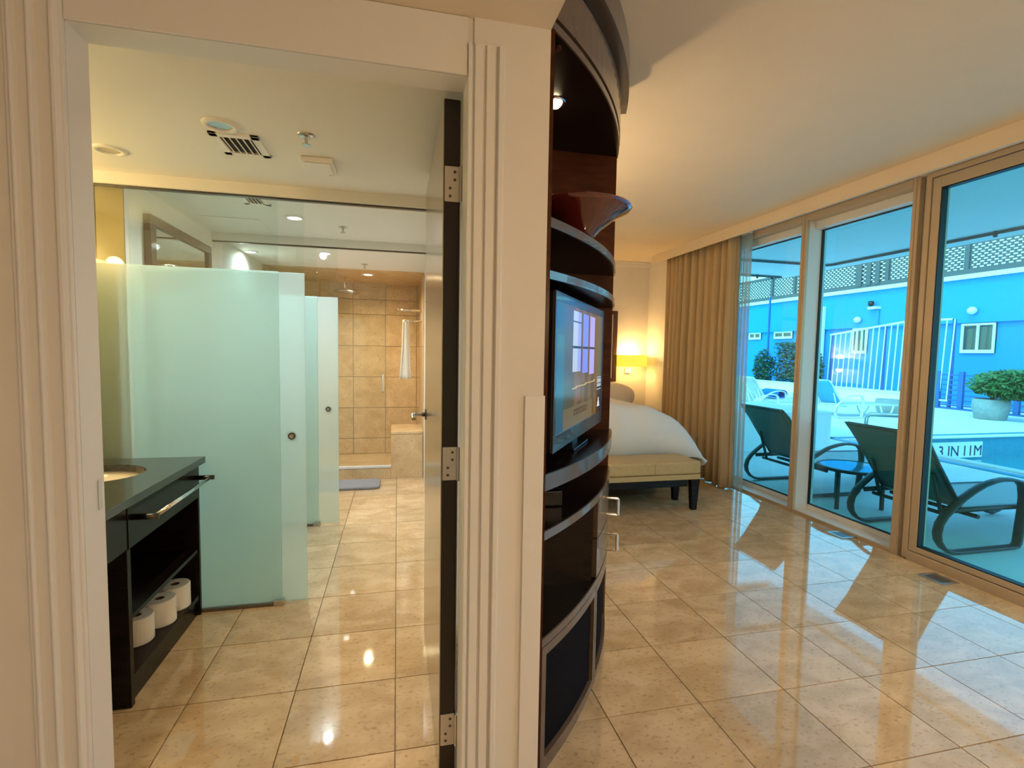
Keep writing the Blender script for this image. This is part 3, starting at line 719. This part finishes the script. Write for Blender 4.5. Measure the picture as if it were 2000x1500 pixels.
pillow(1.83, 4.40, .60, .36, .16, .13, 'white pillow on the right half of the bed')
pillow(.67, 4.40, .60, .36, .16, .13, 'white pillow on the left half of the bed behind the cabinet')
be = thing('bed_bench', (1.25, 2.98, 0), 'tan upholstered bench with black tapered legs at the foot of the bed', 'bench')
B(.62, 1.905, 2.822, 3.085, .236, .318).build('cushion', 'bench_fab', be, bevel=.012)
B(.62, 1.905, 2.826, 3.083, .200, .234).build('seat_band', 'bench_fab', be, bevel=.004)
B(.66, 1.83, 2.85, 3.07, .150, .199).build('rail', 'wood_dark', be, bevel=.002)
for x in (.655, 1.87):
    for y in (2.845, 3.063):
        a, b = .031, .017
        MB().add([(x-b, y-b, 0), (x+b, y-b, 0), (x+b, y+b, 0), (x-b, y+b, 0), (x-a, y-min(a, .02), .2), (x+a, y-min(a, .02), .2), (x+a, y+.018, .2), (x-a, y+.018, .2)], [(0, 1, 2, 3), (4, 5, 6, 7), (0, 1, 5, 4), (1, 2, 6, 5), (2, 3, 7, 6), (3, 0, 4, 7)]).build('leg', 'wood_dark', be, bevel=.001)
for k in range(1, 4):
    B(.62+k*.32, .621+k*.32, 2.8205, 2.823, .24, .312).build('seam', 'frame_red', be)
pc = thing('framed_headboard', (1.25, 4.69, .716), 'dark framed cream panel on the wall above the bed', 'headboard')
for a in ((.62, 2.14, 1.385, 1.42), (.62, 2.14, .716, .75), (.62, .655, .75, 1.385), (2.10, 2.14, .75, 1.385)):
    B(a[0], a[1], 4.655, 4.70, a[2], a[3]).build('frame_bar', 'frame_red', pc, bevel=.002)
B(.655, 2.10, 4.675, 4.70, .75, 1.385).build('panel', 'linen', pc)
def nightstand(x0, x1, lab):
    n_ = thing('nightstand', ((x0+x1)/2, 4.5, 0), lab, 'nightstand', 'nightstands')
    B(x0, x1, 4.36, 4.69, .43, .455).build('top', 'wood_dark', n_, bevel=.002)
    B(x0+.01, x1-.01, 4.37, 4.69, .10, .43).build('body', 'wood_dark', n_, bevel=.002)
    d_ = B(x0+.02, x1-.02, 4.358, 4.37, .29, .42).build('drawer', 'wood_dark', n_, bevel=.002)
    MB().tube([((x0+x1)/2-.03, 4.35, .355), ((x0+x1)/2+.03, 4.35, .355)], .005, 8).build('knob', 'chrome', d_)
    for x in (x0+.02, x1-.02):
        for y in (4.38, 4.67): B(x-.012, x+.012, y-.012, y+.012, 0, .10).build('leg', 'wood_dark', n_)
nightstand(2.02, 2.46, 'dark wooden nightstand between bed and curtain')
nightstand(.31, .57, 'dark wooden nightstand on the far left of the bed')
def sconce(x, lab):
    s_ = thing('bedside_lamp', (x, 4.69, .84), lab, 'wall lamp', 'bedside wall lamps')
    sm = MB(); x0, x1, y0, y1, z0, z1 = x-.135, x+.135, 4.545, 4.665, .872, .985
    sm.prism([(x0, y0), (x1, y0), (x1, y1), (x0, y1)], z0, z1)
    sm.f = [f_ for f_ in sm.f if len(set(round(sm.v[i][2], 4) for i in f_)) > 1]
    sm.build('shade', 'shade', s_, solid=.003)
    B(x-.03, x+.03, 4.68, 4.699, .80, .86).build('wall_plate', 'white_plastic', s_, bevel=.003)
    B(x-.008, x+.008, 4.679, 4.681, .825, .835).build('switch', 'steel', s_)
    MB().tube([(x, 4.685, .85), (x, 4.64, .868), (x, 4.605, .885)], .006, 8).build('arm', 'steel', s_, smooth=True)
    MB().lathe([(.003, -.028), (.02, -.02), (.026, 0), (.02, .02), (.003, .028)], (x, 4.605, .93), 16).build('bulb', 'shade_top', s_, smooth=True)
    light('POINT', (x, 4.605, 1.0), 5.5, (1, .62, .24), s_, .03)
    light('POINT', (x, 4.605,   .862), 1.4, (1, .60, .20), s_, .03)
sconce(2.28, 'yellow glowing shade lamp on the bedroom wall beside the curtain')
sconce(.44, 'yellow glowing shade lamp on the far left of the bed')
# curtains
def curtain(name, y0, y1, x, amp, waves, matn, lab, z1=1.875, z0=.006, seed=1, solid=.003):
    rnd = random.Random(seed); ph = [rnd.uniform(0, 6) for _ in range(6)]
    t = thing(name, (x, (y0+y1)/2, 0), lab, 'curtain')
    def fn(u, v):
        y = y0+(y1-y0)*u; uu = u+.018*math.sin(u*7+ph[0])+.01*math.sin(u*17+ph[1])
        sw = .012*math.sin(v*2.2+u*5+ph[2])
        a = amp*(.75+.35*math.sin(u*9+ph[3]))*(1.0-.25*v)
        return (x+a*math.sin(uu*waves*2*math.pi)+.004*math.sin(uu*waves*4*math.pi+ph[4]), y+sw*(1-v)+.012*math.cos(uu*waves*2*math.pi), z0+(z1-z0)*v)
    MB().grid(fn, int(waves*14), 16).build('drape', matn, t, smooth=True, solid=solid)
    for k in range(5):
        yy = y0+(y1-y0)*(k+.5)/5
        B(x-.006, x+.006, yy-.01, yy+.01, z1-.004, z1+.012).build('glider', 'white_plastic', t)
curtain('curtain', 3.235, 4.19, 2.405, .046, 10.5, 'curtain', 'tan floor-length curtain gathered at the far end of the windows')
curtain('sheer_curtain', 3.155, 3.30, 2.462, .014, 4, 'sheer', 'thin grey sheer curtain hanging at the window edge beside the tan drape', seed=5, solid=0)
tr = struct(B(2.36, 2.49, -2.4, 4.2, 1.887, 1.897).build('curtain_track', 'white_plastic'), 'white curtain track hidden behind the pelmet', 'track')
# floor grilles
def grille(cx_, cy_, lab):
    g_ = thing('floor_grille', (cx_, cy_, 0), lab, 'floor vent', 'floor grilles by the windows')
    fr = MB().box(cx_-.05, cx_+.05, cy_-.055, cy_-.04, 0, .004).box(cx_-.05, cx_+.05, cy_+.04, cy_+.055, 0, .004).box(cx_-.05, cx_-.035, cy_-.04, cy_+.04, 0, .004).box(cx_+.035, cx_+.05, cy_-.04, cy_+.04, 0, .004)
    fr.build('frame', 'steel', g_, bevel=.001)
    B(cx_-.035, cx_+.035, cy_-.04, cy_+.04, 0, .0015).build('well', 'ventdark', g_)
    for k in range(5): B(cx_-.03+k*.014, cx_-.025+k*.014, cy_-.04, cy_+.04, .0015, .0035).build('bar', 'steel', g_)
grille(2.40, 1.725, 'small metal floor grille in front of the glazed door')
grille(2.44, 2.275, 'small metal floor grille in front of the middle window pane')

# ------------------------------------------------------------------ fill lamps added out of view to brighten hall and bedroom
for x, y, p_ in ((-.5, -.3, 6), (-.5, -1.5, 10)):
    downlight(x, y, ZHALL, .05, 'added fill downlight in the hall ceiling, %s the viewer' % ('just behind' if y > -1 else 'well behind'), 'lamp_on', p_, (1, .89, .73), 'added hall fill downlights', 150)
for x, y, p_ in ((1.75, .35, 50), (1.4, -1.2, 36)):  # invented ceiling fill that lifts the bedroom floor and walls
    downlight(x, y, ZBED, .05, 'added fill downlight in the living room ceiling, %s the viewer' % ('right of' if y > -.5 else 'far behind'), 'lamp_on', p_, (1, .89, .72), 'added living room fill downlights', 160)

def fill_floor_lamp(x, y, lab, power):  # invented lamp, kept out of view, that washes the bedroom ceiling
    f_ = thing('fill_floor_lamp', (x, y, 0), lab, 'added fill lamp')
    MB().lathe([(.001, 0), (.09, 0), (.092, .008), (.02, .016), (.001, .018)], (x, y, 0), 28).build('base', 'steel', f_, smooth=True)
    MB().tube([(x, y, .015), (x, y, 1.12)], .008, 10).build('pole', 'steel', f_)
    MB().lathe([(.11, 0), (.085, .17)], (x, y, 1.03), 36).build('lamp_shade', 'shade_soft', f_, smooth=True)
    sh_ = f_.children[-1]
    bm = bmesh.new(); bm.from_mesh(sh_.data); bmesh.ops.delete(bm, geom=[q for q in bm.faces if len(q.verts) > 4], context='FACES_ONLY'); bm.to_mesh(sh_.data); bm.free()
    MB().lathe([(.003, -.03), (.022, -.02), (.028, 0), (.02, .02), (.003, .03)], (x, y, 1.12), 16).build('bulb', 'lamp_on', f_, smooth=True)
    light('POINT', (x, y, 1.21), power, (1, .70, .36), f_, .05)
fill_floor_lamp(.50, 2.35, 'added fill floor lamp hidden behind the bow-fronted cabinet', 26)
fill_floor_lamp(1.1, -1.0, 'added fill floor lamp in the living area behind the viewer', 48)

# ------------------------------------------------------------------ terrace
DZ = -.05
dk = struct(MB().box(2.61, 5.68, -6, 20, DZ-.1, DZ).box(5.68, 14, 5.12, 20, DZ-.1, DZ).box(5.68, 14, -6, -2.5, DZ-.1, DZ).box(9.6, 14, -2.5, 5.12, DZ-.1, DZ).build('terrace_floor', 'deck'), 'pale stone terrace around the pool', 'terrace')
pl_ = thing('swimming_pool', (7.6, 1.3, -1), 'rectangular swimming pool with pale stone coping', 'pool')
MB().box(5.68, 5.74, -2.5, 5.12, -1, DZ).box(9.54, 9.6, -2.5, 5.12, -1, DZ).box(5.74, 9.54, 5.10, 5.16, -1, DZ).box(5.74, 9.54, -2.5, -2.44, -1, DZ).box(5.7, 9.6, -2.5, 5.12, -1.05, -1).build('basin', 'pool_wall', pl_)
for a in ((5.60, 5.72, -2.6, 5.08), (9.56, 9.68, -2.6, 5.08)): B(*a, DZ, DZ+.022).build('coping', 'coping', pl_, bevel=.006)
B(5.60, 9.68, 5.08, 5.20, DZ, DZ+.022).build('coping', 'coping', pl_, bevel=.006)
B(5.42, 5.52, -2.6, 5.4, DZ, DZ+.008).build('drain_strip', 'pool_wall', pl_)
B(5.42, 9.7, 5.30, 5.38, DZ, DZ+.008).build('drain_strip', 'pool_wall', pl_)
B(5.74, 9.54, -2.44, 5.10, -.36, -.33).build('water', 'water', pl_)
sg = thing('depth_marker', (7.38, 5.09, -.3), 'white depth marker tile with black writing on the pool wall', 'sign')
B(6.80, 7.68, 5.090, 5.098, -.31, -.10).build('tile', 'signwhite', sg)
def text(body, x, y, z, size, matn, parent, rot=(math.pi/2, 0, 0)):
    cu = bpy.data.curves.new('lettering', 'FONT'); cu.body = body; cu.size = size*S; cu.extrude = .001; cu.align_x = 'CENTER'
    ob = bpy.data.objects.new('lettering_tmp', cu); C.objects.link(ob)
    dg = bpy.context.evaluated_depsgraph_get(); me = bpy.data.meshes.new_from_object(ob.evaluated_get(dg)); bpy.data.objects.remove(ob)
    o = bpy.data.objects.new('lettering', me); C.objects.link(o); me.materials.clear(); me.materials.append(MATS[matn])
    o.parent = parent; pl = parent['_o']; o.location = ((x-pl[0])*S, (y-pl[1])*S, (z-pl[2])*S); o.rotation_euler = rot
    return o
text('3 IN', 7.10, 5.088, -.285, .20, 'ink', sg); text('11M', 7.50, 5.088, -.285, .20, 'ink', sg)

def make_lounger(fm_, back_m, seat_m):
    """local coordinates: x = 0 at the rocker behind the backrest, feet towards +x, y centred"""
    r_ = empty('sun_lounger', (0, 0, 0)); k = 1.05
    prof = [(.128, .012), (.30, .012), (.46, .012), (.535, .012), (.550, .03), (.557, .11), (.566, .20), (.568, .275), (.555, .335), (.525, .363), (.475, .374), (.41, .378), (.35, .370), (.28, .353), (.216, .325), (.145, .286), (.087, .245), (.040, .205), (.010, .165), (0, .119), (.008, .08), (.039, .042), (.08, .020)]
    for s_ in (-1, 1):
        MB().tube([(x*k, s_*.262, z*k) for x, z in prof], .010, 10, closed=True, ry=.026).build('side_frame', fm_, r_, smooth=True)
        MB().tube([(.06*k, s_*.225, .215*k), (.5, s_*.225, .215*k), (1.0, s_*.225, .21*k), (1.40, s_*.225, .20*k)], .015, 8, ry=.012).build('seat_rail', fm_, r_, smooth=True)
        MB().tube([(1.00, s_*.235, .20), (1.04, s_*.235, .10), (1.09, s_*.235, .03), (1.15, s_*.235, .014), (1.21, s_*.235, .03), (1.26, s_*.235, .10), (1.29, s_*.235, .20)], .014, 8).build('front_leg', fm_, r_, smooth=True)
        MB().tube([(.19*k, s_*.22, .235*k), (.03, s_*.22, .46*k), (-.04, s_*.22, .565*k), (-.10, s_*.22, .615*k)], .013, 8).build('back_rail', fm_, r_, smooth=True)
        MB().tube([(.055, s_*.18, .43), (.13, s_*.18, .20)], .010, 8).build('prop', fm_, r_, smooth=True)
    MB().tube([(.13, -.225, .20), (.13, .225, .20)], .011, 8).build('crossbar', fm_, r_)
    MB().tube([(.30, -.25, .19), (.30, .25, .19)], .012, 8).build('crossbar', fm_, r_)
    MB().tube([(-.10, -.22, .615*k), (-.10, .22, .615*k)], .012, 8).build('crossbar', fm_, r_)
    bp = [(.20, .245), (.13, .335), (.05, .44), (-.02, .54), (-.07, .60), (-.12, .655)]
    def bf(u, v):
        i = min(int(u*5), 4); t = u*5-i; x = bp[i][0]*(1-t)+bp[i+1][0]*t; z = bp[i][1]*(1-t)+bp[i+1][1]*t
        return (x+.012*math.cos((v-.5)*math.pi), (v-.5)*.45, z-.006*math.cos((v-.5)*math.pi))
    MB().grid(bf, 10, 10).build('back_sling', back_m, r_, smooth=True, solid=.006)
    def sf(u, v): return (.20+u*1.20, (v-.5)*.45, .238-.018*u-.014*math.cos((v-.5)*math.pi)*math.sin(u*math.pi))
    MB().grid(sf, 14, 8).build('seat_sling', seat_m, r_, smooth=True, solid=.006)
    return r_
G_ = 'sun loungers on the terrace'
L0 = make_lounger('frame_brown', 'sling', 'sling_skylit')
L0.location = (2.80*S, 2.297*S, DZ*S); tag(L0, 'dark sling sun lounger close behind the glazed door and middle pane', 'sun lounger', G_)
L1 = copy_tree(L0); L1.location = (2.86*S, 3.35*S, DZ*S); L1['label'] = 'dark sling sun lounger beyond the round side table, behind the curtain pane'
L2 = make_lounger('frame_white', 'sling_blue', 'sling_pale')
L2.location = (7.30*S, 7.35*S, DZ*S); tag(L2, 'blue and white sun lounger on the far side of the terrace', 'sun lounger', G_)
L3 = make_lounger('frame_white', 'sling_pale', 'sling_pale')
L3.location = (6.52*S, 8.25*S, DZ*S); tag(L3, 'pale sun lounger with a blue towel on the far terrace', 'sun lounger', G_)
L4 = copy_tree(L3); L4.location = (5.75*S, 7.55*S, DZ*S); L4['label'] = 'pale sun lounger half hidden by the sheer curtain on the far terrace'
tb = thing('rolled_towel', (7.1, 8.25, .2), 'bright blue towel bundle on a pale far lounger', 'towel')
q = MB(); q.grid(lambda u, v: (7.10+.12*math.cos(u*2*math.pi)*(1-.3*abs(v-.5)), 8.05+.45*v, .285+.075*math.sin(u*2*math.pi)), 16, 6); q.build('roll', 'towel_blue', tb, smooth=True, solid=.01)
# round side table
st = thing('side_table', (3.14, 2.865, DZ), 'round glass-topped metal side table between the two dark loungers', 'table')
TZ = .225
MB().lathe([(.20, -.010), (.222, -.010), (.228, 0), (.222, .010), (.20, .010)], (3.14, 2.865, TZ), 40, closed=True).build('rim', 'frame_brown', st, smooth=True)
MB().lathe([(.001, .002), (.203, .002), (.203, .008), (.001, .008)], (3.14, 2.865, TZ), 40).build('glass_top', 'table_glass', st)
for a in (195, 75, 315):
    cx_, cy_ = 3.14+.175*math.cos(math.radians(a)), 2.865+.175*math.sin(math.radians(a))
    MB().tube([(cx_, cy_, DZ), (cx_, cy_, TZ-.006)], .014, 8).build('leg', 'frame_brown', st)
# white plinth
wp = thing('white_plinth', (3.9, 5.2, DZ), 'white rendered block on the terrace behind the first lounger', 'plinth')
B(3.0, 4.83, 4.72, 5.9, DZ, .355).build('block', 'extwhite', wp, bevel=.004)
B(2.98, 4.85, 4.70, 5.92, .355, .375).build('cap', 'extwhite', wp, bevel=.003)
# pool rail post
ps = thing('pool_rail', (5.92, 5.26, DZ), 'steel handrail post at the pool corner', 'handrail')
MB().tube([(5.92, 5.26, DZ), (5.92, 5.26, .22), (5.98, 5.26, .27), (6.3, 5.0, .27), (6.38, 4.93, .2), (6.38, 4.93, -.4)], .028, 10).build('tube', 'steel', ps, smooth=True)
# overhang seam pipes
for pth, lab in (([(4.55, -3, 1.985), (4.55, 4.55, 1.985), (4.50, 4.60, 1.985), (2.8, 4.58, 1.985)], 'thin dark pipe along the terrace overhang ceiling'), ([(2.9, 5.40, 1.985), (4.7, 5.45, 1.985)], 'short dark pipe at the left end of the terrace overhang')):
    q = thing('ceiling_pipe', pth[0], lab, 'pipe'); MB().tube(pth, .013, 6).build('tube', 'screen_dark', q)
    for k in range(3):
        f_ = .3+.25*k; a, b = Vector(pth[0]), Vector(pth[1]); c_ = a.lerp(b, f_); MB().tube([(c_.x, c_.y, 2.0), (c_.x, c_.y, 1.955)], .014, 6).build('nozzle', 'screen_dark', q)

# ------------------------------------------------------------------ blue building
XB = 12.5
bb = thing('blue_building', (XB+1, 11, DZ), 'bright blue rendered building across the pool', 'building')
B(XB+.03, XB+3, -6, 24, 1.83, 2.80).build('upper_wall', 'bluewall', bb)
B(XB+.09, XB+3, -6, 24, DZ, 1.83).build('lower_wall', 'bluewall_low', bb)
B(XB+.01, XB+.09, -6, 24, 1.815, 1.845).build('ledge', 'bluewall', bb)
B(XB-.06, XB+3, -6, 24, 2.80, 2.90).build('parapet_cap', 'extwhite', bb)
def far_window(y0, y1, z0, z1, npan):
    wf = B(XB+.06, XB+.10, y0, y1, z0, z1).build('window', 'winglass_far', bb)
    t = .045
    MB().box(XB+.03, XB+.09, y0, y1, z0, z0+t*1.6).box(XB+.03, XB+.09, y0, y1, z1-t, z1).box(XB+.03, XB+.09, y0, y0+t, z0+t*1.6, z1-t).box(XB+.03, XB+.09, y1-t, y1, z0+t*1.6, z1-t).build('window_frame', 'extwhite', wf)
    for k in range(1, npan):
        yy = y0+(y1-y0)*k/npan; B(XB+.03, XB+.09, yy-t*.5, yy+t*.5, z0+t*1.6, z1-t).build('glazing_bar', 'extwhite', wf)
far_window(8.24, 8.91, 1.14, 1.80, 2); far_window(11.27, 11.72, 1.11, 1.82, 3); far_window(13.95, 14.75, 1.58, 1.82, 2); far_window(15.4, 16.0, 1.58, 1.82, 2); far_window(5.2, 5.9, 1.14, 1.80, 2)
def globe(y, z, lab):
    g2 = thing('wall_globe_lamp', (XB+.03, y, z), lab, 'wall lamp', 'globe lamps on the blue building')
    MB().lathe([(.004, -.085), (.045, -.073), (.078, -.04), (.09, 0), (.078, .04), (.045, .073), (.004, .085)], (XB-.06, y, z), 18).build('globe', 'extwhite', g2, smooth=True)
    MB().tube([(XB+.03, y, z), (XB-.04, y, z)], .05, 12).build('mount', 'conc', g2)
globe(8.65, 2.08, 'round white globe lamp above the sliding window of the blue building'); globe(11.5, 2.04, 'round white globe lamp on the blue wall above the white railing')
cmr = thing('security_camera', (XB, 11.05, 2.4), 'white security camera with a dark lens high on the blue wall', 'camera')
B(XB-.12, XB+.03, 10.90, 11.16, 2.30, 2.36).build('bracket', 'extwhite', cmr); MB().lathe([(.01, -.08), (.06, -.06), (.075, 0), (.06, .06), (.01, .07)], (XB-.10, 11.08, 2.45), 14).build('dome', 'black', cmr, smooth=True)
MB().tube([(XB, 10.95, 2.30), (XB, 10.95, 1.84)], .03, 8).build('conduit', 'bluewall', cmr)
dp = thing('white_downpipe', (XB, 12.78, 1.4), 'white vertical pillar strip on the blue wall beside the hedge', 'downpipe'); B(XB-.06, XB+.03, 12.66, 12.90, .2, 2.5).build('shaft', 'extwhite', dp, bevel=.005)
lp = thing('lamp_post', (11.9, 14.3, DZ), 'slim dark pole standing before the blue wall', 'pole'); MB().tube([(11.9, 14.25, DZ), (11.9, 14.25, 2.9)], .035, 8).build('shaft', 'bluefence', lp)
# pierced screen on the parapet
def screen_bay(y0, y1, lab, dark=False):
    s_ = thing('pierced_screen', (XB, y0, 2.9), lab, 'screen', 'pierced screens on the blue building')
    z0, z1 = 3.02, 3.62
    B(XB-.03, XB+.05, y0, y1, 2.90, z0).build('bottom_beam', 'screen_dark', s_)
    B(XB-.03, XB+.05, y0-.05, y0+.05, z0, z1+.08).build('post', 'screen_dark', s_)
    B(XB-.03, XB+.05, y0, y1, z1, z1+.08).build('top_beam', 'screen_dark', s_)
    nr = 11; dz = (z1-z0)/nr; q = MB(); dy = .135
    for r in range(nr+1): q.box(XB, XB+.02, y0+.05, y1-.05, z0+r*dz-.013, z0+r*dz+.013)
    for r in range(nr):
        yy = y0+.05+(dy/2 if r % 2 else 0)
        while yy < y1-.05: q.box(XB, XB+.02, yy-.024, yy+.024, z0+r*dz+.013, z0+(r+1)*dz-.013); yy += dy
    tag(q.build('lattice', 'screen_dark', s_), kind='stuff')
ys = [4.6, 6.7, 8.86, 10.75, 11.62, 13.9, 14.9, 16.6]
nm_ = ['at the far right', 'above the sliding window', 'right of the double post', 'between the double posts', 'left of the double post', 'above the hedge', 'beside the sheer curtain']
for k in range(7): screen_bay(ys[k], ys[k+1], 'pierced block screen bay on the blue parapet, %s' % nm_[k])
dpst = thing('screen_pier', (XB, 11.2, 2.9), 'wide dark pier with slots dividing the pierced screen', 'pier')
for a in ((10.93, 11.06), (11.18, 11.32), (11.46, 11.60)): B(XB-.06, XB-.03, *a, 2.96, 3.68).build('upright', 'screen_dark', dpst)
# white slanted-bar railing
FX = 11.3
pr = thing('white_bar_railing', (FX, 9.9, 0), 'curved white railing of upright bars before the blue wall', 'railing')
def ztop(y): return 1.62+.24*max(0, min(1, (11.2-y)/2.0))-.03
MB().tube([(FX, 11.22-k*.1, ztop(11.22-k*.1)) for k in range(31)], .025, 6).build('top_rail', 'extwhite', pr, smooth=True)
for k in range(21):
    y = 11.2-k*.152; MB().tube([(FX, y+.06, .12), (FX, y, ztop(y))], .012, 6).build('bar', 'extwhite', pr)
MB().tube([(FX, 11.25, .12), (FX, 8.2, .12)], .02, 6).build('bottom_rail', 'extwhite', pr)
for y in (11.2, 9.72, 8.2): MB().tube([(FX+.05, y, DZ), (FX+.05, y, ztop(y))], .035, 8).build('post', 'bluefence', pr)
# blue horizontal-rail fence
bf_ = thing('blue_rail_fence', (FX, 7, DZ), 'low blue fence of horizontal rails behind the planter', 'fence')
for k in range(7): B(FX, FX+.03, 2.0, 8.42, .02+k*.105, .05+k*.105).build('rail', 'bluefence', bf_)
for y in (8.40, 7.95, 6.98, 6.0, 5.0, 4.0, 3.0): B(FX-.03, FX+.03, y-.045, y+.045, DZ, .74).build('post', 'bluefence', bf_)
B(FX-.05, FX+.06, 2.0, 8.42, DZ, -.02).build('base_rail', 'bluefence', bf_)
# low white wall, hedge, shrubs, planter
lw = thing('low_garden_wall', (FX, 13, DZ), 'low white garden wall under the hedge', 'wall'); B(FX-.15, FX+.1, 8.5, 17, DZ, .20).build('wall_body', 'extwhite', lw, bevel=.01); B(FX-.18, FX+.13, 8.5, 17, .20, .23).build('wall_cap', 'extwhite', lw, bevel=.01)
def foliage(cx_, cy_, cz, rx, ry, rz, n, matn, parent, boxy=False, ls=.05):
    rnd = random.Random(int(cx_*100+cy_*10)); q = MB()
    for _ in range(n):
        while True:
            a, b, c_ = (rnd.uniform(-1, 1) for _ in range(3))
            if boxy or a*a+b*b+c_*c_ < 1: break
        p = Vector((cx_+a*rx, cy_+b*ry, cz+c_*rz)); d1 = Vector((rnd.gauss(0, 1), rnd.gauss(0, 1), rnd.gauss(0, 1))).normalized(); d2 = d1.orthogonal().normalized()
        l = ls*rnd.uniform(.6, 1.3); q.add([p-d1*l, p+d2*l*.4, p+d1*l, p-d2*l*.4], [(0, 1, 2, 3)])
    return tag(q.build('foliage', matn, parent, fix=False), kind='stuff')
def shrub(cx_, cy_, z0, rx, ry, rz, n, matn, lab, boxy=False, ls=.05, cat='shrub', nm='shrub'):
    t = thing(nm, (cx_, cy_, z0), lab, cat); foliage(cx_, cy_, z0+.08+rz, rx, ry, rz, n, matn, t, boxy, ls)
    MB().tube([(cx_, cy_, z0), (cx_+.02, cy_, z0+.2), (cx_, cy_+.02, z0+rz)], .03, 6).build('stem', 'bark', t); return t
shrub(FX+.45, 13.0, DZ, .22, .56, .70, 2600, 'leaf_dark', 'tall clipped dark hedge seen through the curtain pane', True, .06, 'hedge', 'hedge')
shrub(FX+.4, 14.15, DZ, .3, .36, .60, 1100, 'leaf_dark', 'loose dark shrub beside the hedge, next to the sheer curtain', False, .07)
shrub(FX-.5, 11.25, DZ, .25, .30, .62, 1300, 'leaf_dark', 'narrow dark tree at the left edge of the middle pane', False, .06, 'tree', 'tree')
def planter(cx_, cy_, lab, lab2, r=.26, hgt=.36):
    p_ = thing('planter_pot', (cx_, cy_, DZ), lab, 'planter', 'concrete planters')
    MB().lathe([(.001, 0), (r*.72, 0), (r*.82, .01), (r, hgt*.6), (r*.96, hgt-.01), (r*.9, hgt), (r*.84, hgt-.01), (r*.84, hgt-.05), (.001, hgt-.05)], (cx_, cy_, DZ), 32).build('pot', 'conc', p_, smooth=True)
    MB().lathe([(.001, 0), (r*.83, 0), (r*.83, .01), (.001, .012)], (cx_, cy_, DZ+hgt-.05), 20).build('soil', 'bark', p_)
    if lab2:
        b_ = thing('bush', (cx_, cy_, DZ+hgt), lab2, 'bush'); foliage(cx_, cy_-.32, .57, .38, .68, .26, 3200, 'leaf', b_, False, .055); MB().tube([(cx_, cy_, DZ+hgt-.04), (cx_, cy_-.05, .5)], .03, 6).build('stem', 'bark', b_)
planter(10.2, 6.68, 'round grey concrete planter before the blue fence', 'leafy green bush growing in the concrete planter')
planter(9.2, 7.72, 'wide pale planter tub beside the post, without a plant', None, .22, .26)
for o in bpy.data.objects:
    if '_o' in o: del o['_o']
